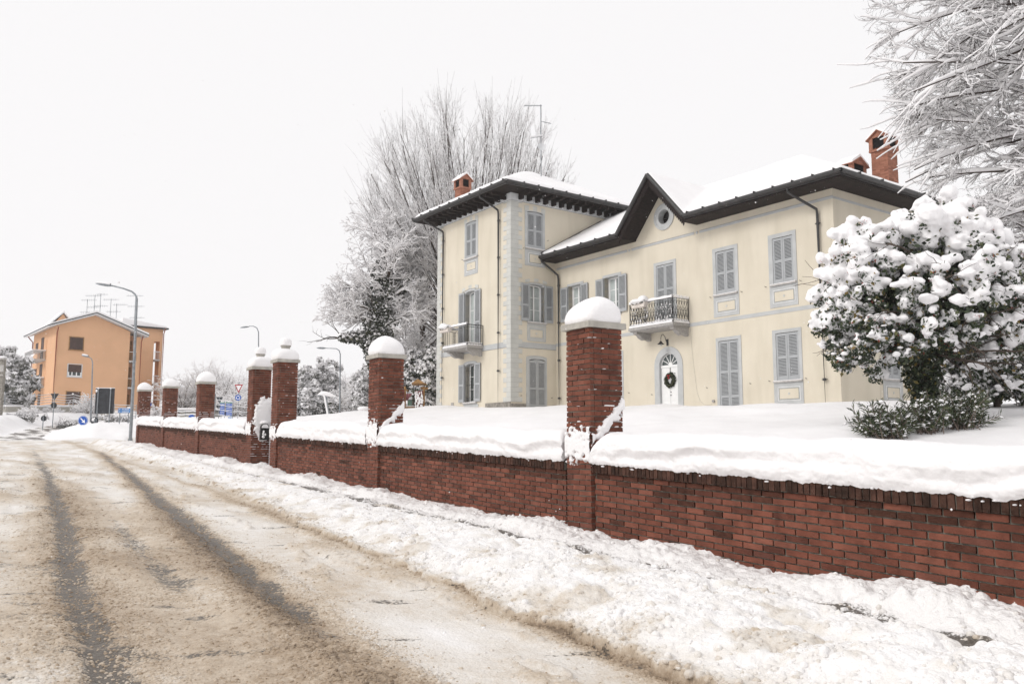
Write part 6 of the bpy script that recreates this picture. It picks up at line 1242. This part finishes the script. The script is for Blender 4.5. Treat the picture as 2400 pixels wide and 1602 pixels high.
def shrub(px, py, ptop, Y, w, lab, n=40, seed=1, tw='twig_pale', sc=.02, lvl=3, name='bare_shrub', up=.5):
    a = at(px, py, Y); g_ = gz(a[0], a[1]); H = at(px, ptop, Y)[2] - g_; rs = np.random.RandomState(seed); az = rs.uniform(0, 2 * np.pi, n); sp_ = rs.uniform(0, 1, n) * w
    dirs = np.stack([np.cos(az) * sp_, np.sin(az) * sp_, np.full(n, H * up + .01)], -1)
    tree(name, lab, 'shrub', (a[0], a[1], g_), [dict(k=6, n=8, wob=.12, trop=.0, f0=.1, ang=(20, 50), lr=.45, rr=.6), dict(k=5, n=5, wob=.15, f0=.1, ang=(20, 55), lr=.5, rr=.6), dict(k=4, wob=.2)][:lvl], seed,
      dirs, np.stack([a[0] + np.cos(az) * sp_ * .25, a[1] + np.sin(az) * sp_ * .25, np.full(n, g_ - .1)], -1), H * rs.uniform(.75, 1.05, n), np.full(n, .02 + .006 * H), twig=tw, bark=tw, sk=1.0, sc=sc, cap=.07, sides=(4, 3, 3), group='bare shrubs round the roundabout')
for a_ in ((205, 985, 928, 78, 1.6, 'upright white-frosted shrub in front of the orange wall, left of the dark board', 26, 1), (118, 990, 948, 76, 1.6, 'frosted shrub with reddish twigs under the left orange balconies', 30, 2), (70, 992, 950, 72, 1.3, 'round frosted shrub behind the left stretch of fence', 34, 3),
    (430, 985, 885, 100, 3.0, 'wide leafless snowy shrub between the two far pillars', 40, 4), (478, 985, 870, 104, 2.6, 'leafless snowy tree top left of the third far pillar', 34, 5), (520, 985, 868, 104, 2.6, 'leafless snowy tree behind the blue direction boards', 34, 6), (552, 985, 905, 96, 2.4, 'low leafless shrub behind the give-way sign', 30, 7),
    (372, 985, 950, 80, 1.0, 'small snowy shrub behind the gap of the two farthest pillars', 18, 8), (590, 985, 925, 96, 2.0, 'leafless shrub partly hidden by the mailbox pillar', 22, 12), (820, 985, 885, 84, 2.6, 'wide leafless shrub right of the curved street lamp', 44, 9), (800, 985, 915, 70, 2.0, 'tangled snowy shrub at the foot of the curved street lamp', 40, 10), (865, 985, 900, 72, 1.6, 'leafless shrub just behind the pillar left of the tower', 24, 11), (655, 985, 930, 72, 1.6, 'snowy shrub in the gate gap', 18, 13), (255, 990, 972, 70, 2.2, 'low snowy shrub under the dark sign board', 24, 14), (150, 995, 975, 68, 1.8, 'low frosted shrub along the fence foot', 20, 16)):
    shrub(a_[0], a_[1], a_[2], a_[3], a_[4], a_[5], a_[6], a_[7])
for px, Y, w, lab, sd in ((62, 63, 1.6, 'low dark hedge strip with snow on top at the left verge', 1), (165, 62, 1.4, 'low snowy hedge strip behind the blue arrow sign', 2), (270, 62, 1.4, 'low snowy hedge strip under the dark board', 3)):
    c = at(px, 990, Y); g_ = gz(c[0], c[1]); leafy('hedge', lab, 'hedge', (c[0], c[1], g_), ell((c[0], c[1], g_ + .25), (w, .5, .25), 40, sd, .2), .2, 40, .10, .9, sd, 'grey_leaf', group='low hedges at the roundabout')

# snow-laden holly in the garden
hb = at(2178, 1010, 16.0); hz = gz(hb[0], hb[1]); HT = thing('holly_tree', (hb[0], hb[1], hz), 'holly tree with red berries and pillowy snow heaped over its crown', 'tree')
def A16(px, py, Y=16.): return at(px, py, Y)
rs = np.random.RandomState(77); tp = [np.array([hb[0], hb[1], hz - .2]), A16(2172, 960), A16(2160, 880), A16(2150, 800), A16(2160, 700), A16(2180, 600)]
mb = M(); mb.tube(tp, [.15, .13, .12, .12, .09, .05], 9); nl = 40; zf = rs.uniform(2.4, 5, nl); i0 = np.minimum(zf.astype(int), 4); st_ = np.array(tp)[i0] + (np.array(tp)[i0 + 1] - np.array(tp)[i0]) * (zf - i0)[:, None] if True else 0
az = rs.uniform(0, 2 * np.pi, nl); el = rs.uniform(-.1, .8, nl); hbr = sprout(st_, np.stack([np.cos(az) * np.cos(el), np.sin(az) * np.cos(el), np.sin(el)], -1), rs.uniform(1.3, 1.9, nl), np.full(nl, .03), [dict(k=7, n=6, wob=.12, trop=-.06, lr=.5, rr=.5), dict(k=5, wob=.15, trop=-.05)], 9)
mb.build('trunk', 'bark', HT); mb = M()
for P, R in hbr: mb.tubes(P, R, 5)
mb.build('branches', 'bark', HT)
# crown outline in metres around the trunk: lobes of different size
c0 = A16(2172, 690); lobes = [((0, 0, .30), (1.35, 1.3, 1.15)), ((-1.0, -.2, -.15), (1.0, 1.0, .9)), ((.95, .1, -.30), (.95, 1.1, .85)), ((-1.30, -.2, -.82), (.62, .8, .66)), ((.1, -.5, -.3), (1.2, 1.0, .85)), ((1.45, .2, -.75), (.65, .8, .65)), ((-.35, -.3, -.75), (.7, .7, .5)), ((.22, .0, 1.05), (.85, .8, .62)), ((-1.15, 0, .75), (.65, .6, .42)), ((1.0, 0, .45), (.65, .7, .6)), ((-1.66, -.1, .0), (.32, .3, .2)), ((-1.62, -.1, -.45), (.38, .3, .25))]
P_ = []
for i, (o_, r_) in enumerate(lobes): P_.append(ell(c0 + o_, r_, int(30 + 75 * min(1, r_[0])), 100 + i, .74))
P_ = np.concatenate(P_); ins = np.zeros(len(P_), bool)
for o_, r_ in lobes: ins |= (((P_ - c0 - o_) / np.array(r_)) ** 2).sum(1) < .45
P_ = P_[~ins]; P_ += .09 * rs.normal(size=P_.shape)
P_ = P_[P_[:, 2] > A16(0, 900)[2] + .55 * sst(-1.0, -.5, P_[:, 0] - c0[0])]
upf = sst(-1.4, 1.3, P_[:, 2] - c0[2]); upn = np.clip((P_[:, 2] - c0[2]) / 1.3, -1, 1)
n = 58; N = len(P_); C = np.repeat(P_, n, 0) + nrm(rs.normal(size=(N * n, 3))) * (rs.uniform(.2, 1, N * n) ** .6 * .17)[:, None] * (1, 1, .75)
keep = rs.rand(len(C)) < np.repeat(np.interp(upf, [0, .5, 1], [.8, .62, .34]), n); C = C[keep]; mb = M(); mb.quads(C - (0, 0, .05), .062, 0, 5, asp=1.5); tipc = C[rs.rand(len(C)) < .09]; mb.quads(tipc + nrm(tipc - c0) * .09 + (0, -.02, .05), .058, 0, 15, asp=1.5)
core = ell(c0 + (0, .1, -.05), (1.6, 1.3, 1.25), 5200, 8, .3); mb.quads(core, .085, 0, 6); lowc = along(tp[:4], [.16, .22, .36, .5], 5200); mb.quads(lowc, .06, 0, 9)
mb.build('crown', 'holly_leaf', HT)
B_ = C[rs.rand(len(C)) < .035] + rs.normal(0, .012, (1, 3)); B_ = np.repeat(B_, 4, 0) + rs.normal(0, .016, (len(B_) * 4, 3)); mb = M(); mb.quads(B_, .019, 0, 3, asp=1.0); mb.quads(B_ + (.003, .002, .003), .017, 0, 4, asp=1.0); mb.build('berries', 'berry', HT)
# snow pillows, melted into each other by a voxel remesh
def pillows(centres, radii, name, par, vox=.03, seed=0, am=.22):
    mb = M()
    for i, (c, r) in enumerate(zip(centres, radii)): mb.blob(c, r, 12, 8, 0, i * .37 + seed, am)
    o = mb.build(name, 'snow', par); md = o.modifiers.new('melt', 'REMESH'); md.mode = 'VOXEL'; md.voxel_size = vox; md.use_smooth_shade = True
    sm_ = o.modifiers.new('soft', 'SMOOTH'); sm_.factor = .5; sm_.iterations = 4
    dg = bpy.context.evaluated_depsgraph_get(); me = D.meshes.new_from_object(o.evaluated_get(dg)); me.name = name; o.modifiers.clear(); o.data = me
    for p_ in me.polygons: p_.use_smooth = True
    return o
cen, rdd = [], []
out_ = nrm((P_ - c0) * (1, 1, .3))
for p_, u_, s_, o_ in zip(P_, upf, rs.uniform(.6, 1.35, N), out_):
    if rs.rand() > .88 + .12 * u_: continue
    R_ = (.078 + .074 * u_ ** 1.2) * s_; k_ = rs.randint(2, 6)
    for j in range(k_):
        q_ = p_ + o_ * rs.uniform(-.10, .16) + rs.normal(0, .055, 3) * (1, 1, .35) + (0, 0, .05 + .04 * u_); w_ = R_ * rs.uniform(.5, 1.15); cen.append(q_ - (0, 0, .03 * j * (1 - u_))); rdd.append((w_ * rs.uniform(.7, 1.3), w_ * rs.uniform(.7, 1.2), w_ * rs.uniform(.55, 1.0)))
for p_, u_, o_ in zip(P_, upf, out_):
    if rs.rand() < .25 + .75 * u_: R_ = rs.uniform(.10, .17); cen.append(p_ - o_ * .13 + (0, 0, -.03)); rdd.append((R_, R_ * .9, R_ * .75))
sel = C[rs.rand(len(C)) < .10]
for q_ in sel: w_ = rs.uniform(.018, .05); cen.append(q_ + (0, -.02, .03)); rdd.append((w_ * 1.2, w_, w_ * .65))
pillows(cen, rdd, 'snow_cover', HT, .021, am=.4)
# laurel behind it, leaves each carrying a little snow
c = at(2330, 850, 18.8); g_ = gz(c[0], c[1]); LT = leafy('laurel_bush', 'tall dark laurel bush with snow on every leaf, right of the holly trunk', 'bush', (c[0], c[1], g_), np.concatenate([ell((c[0] + .3, c[1] + .3, g_ + 1.3), (1.7, 1.1, 1.5), 230, 3, .5), ell((c[0] - .5, c[1] + .2, g_ + .9), (.9, .8, 1.0), 90, 4, .5)]), .22, 34, .105, 1.1, 12, 'holly_leaf', ([(c[0], c[1], g_ - .1), (c[0], c[1], g_ + 1.5)], [.08, .04], 6), asp=1.5, ssize=.11)
cc_ = ell((c[0] + .2, c[1] - .1, g_ + 1.35), (1.8, 1.1, 1.5), 420, 5, .85); rs = np.random.RandomState(9); cc_ = cc_[cc_[:, 2] > g_ + .25]
pillows(cc_, [(w_, w_, w_ * .55) for w_ in rs.uniform(.04, .12, len(cc_))], 'snow_heaps', LT, .03)['kind'] = 'stuff'
c = at(2420, 640, 24); g_ = gz(c[0], c[1]); leafy('evergreen_tree', 'dark snowy evergreen between the holly and the right picture edge', 'tree', (c[0], c[1], g_), ell((c[0] + .6, c[1], g_ + 2.3), (2.0, 1.6, 2.4), 260, 13, .5), .3, 36, .12, .8, 14, 'dark_leaf', ([(c[0] + .6, c[1], g_ - .1), (c[0] + .6, c[1], g_ + 2.5)], [.14, .06], 6))
# oleanders at its foot
def oleander(px, Y, w, h, lab, seed, ns=70, lean=0):
    a = at(px, 1010, Y); g_ = gz(a[0], a[1]); rs = np.random.RandomState(seed); T = thing('oleander_bush', (a[0], a[1], g_), lab, 'bush', 'oleanders at the foot of the holly')
    az = rs.uniform(0, 2 * np.pi, ns); tilt = rs.uniform(.1, 1.35, ns); d = np.stack([np.cos(az) * np.sin(tilt) * w + lean, np.sin(az) * np.sin(tilt) * w * .6, np.cos(tilt) * h + .12], -1); L = np.linalg.norm(d, axis=1) * rs.uniform(.6, 1.05, ns)
    o = sprout(np.tile([[a[0], a[1], g_ - .05]], (ns, 1)) + rs.normal(0, .12, (ns, 3)) * (1, 1, 0), d, L, np.full(ns, .009), [dict(k=8, wob=.09, trop=.02, tap=.5)], seed); P, R = o[0]; m1 = M(); m1.tubes(P, R, 4); m1.build('stems', 'twig_pale', T)
    V, F_ = [], []; k = 26; t_ = rs.uniform(.3, 1, (ns, k)) * 7; i0 = np.minimum(t_.astype(int), 6); ar = np.arange(ns)[:, None]; S_ = P[ar, i0] + (P[ar, i0 + 1] - P[ar, i0]) * (t_ - i0)[..., None]; Tn = nrm(P[ar, i0 + 1] - P[ar, i0])
    q = nrm(np.cross(Tn, rs.normal(size=Tn.shape))); dl = nrm(Tn * .75 + q * .8); sd_ = nrm(np.cross(dl, rs.normal(size=dl.shape))); ln = rs.uniform(.10, .17, (ns, k, 1)); wd = .011
    A = np.stack([S_, S_ + dl * ln * .5 + sd_ * wd, S_ + dl * ln - (0, 0, .012), S_ + dl * ln * .5 - sd_ * wd], 2).reshape(-1, 3); m2 = M(); m2.add(A, np.arange(len(A)).reshape(-1, 4)); m2.build('leaves', 'oleander_leaf', T)
    sc = (S_ + dl * ln * .6).reshape(-1, 3); sc = sc[rs.rand(len(sc)) < .30]; m3 = M(); m3.quads(sc + (0, 0, .01), .05, 0, seed, flat=.5, asp=1.5)
    for i in range(16): p_ = P[rs.randint(ns), rs.randint(3, 8)]; m3.blob(p_, (.05, .05, .03), 7, 5, seed=i)
    m3.build('snow_cover', 'snow_bits', T)['kind'] = 'stuff'
oleander(2085, 14.2, .50, .50, 'left oleander with narrow leaves, half buried and streaked with snow, under the holly', 1, 80, -.15); oleander(2170, 14.6, .42, .62, 'middle oleander tangled round the holly trunk', 2, 60); oleander(2250, 14.8, .45, .62, 'right oleander, the greenest one, leaning out to the right of the holly trunk', 3, 70, .1)

# ------------------------------------------------------------------ snow still falling
rs = np.random.RandomState(99); n = 7000; C = np.stack([rs.uniform(-22, 20, n), rs.uniform(4, 42, n), rs.uniform(-1.2, 13, n)], -1)
r = rs.uniform(.003, .0075, n); o_ = np.array([(1, 0, 0), (-1, 0, 0), (0, 1, 0), (0, -1, 0), (0, 0, 1), (0, 0, -1)], float)
V = (C[:, None] + o_[None] * r[:, None, None]).reshape(-1, 3); f = np.array([(0, 2, 4), (2, 1, 4), (1, 3, 4), (3, 0, 4), (2, 0, 5), (1, 2, 5), (3, 1, 5), (0, 3, 5)])
mb = M(); mb.add(V, (np.arange(n)[:, None, None] * 6 + f[None]).reshape(-1, 3)); tag(mb.build('falling_snow', 'snow_bits'), 'small snow flakes drifting down through the whole scene', 'snow', kind='stuff')
for o in D.objects:
    if '_o' in o: del o['_o']

m = D.materials.new('haze'); m.use_nodes = True; n = m.node_tree.nodes; l = m.node_tree.links; n.remove(n['Principled BSDF']); v = n.new('ShaderNodeVolumePrincipled'); v.inputs['Color'].default_value = (1, 1, 1, 1); v.inputs['Density'].default_value = .00045; v.inputs['Anisotropy'].default_value = .2
l.new(v.outputs[0], n['Material Output'].inputs['Volume']); MAT['haze'] = m
mb = M(); mb.box(WF, -300, 300, -300, 300, -9, 40); tag(mb.build('haze', 'haze'), kind='stuff')
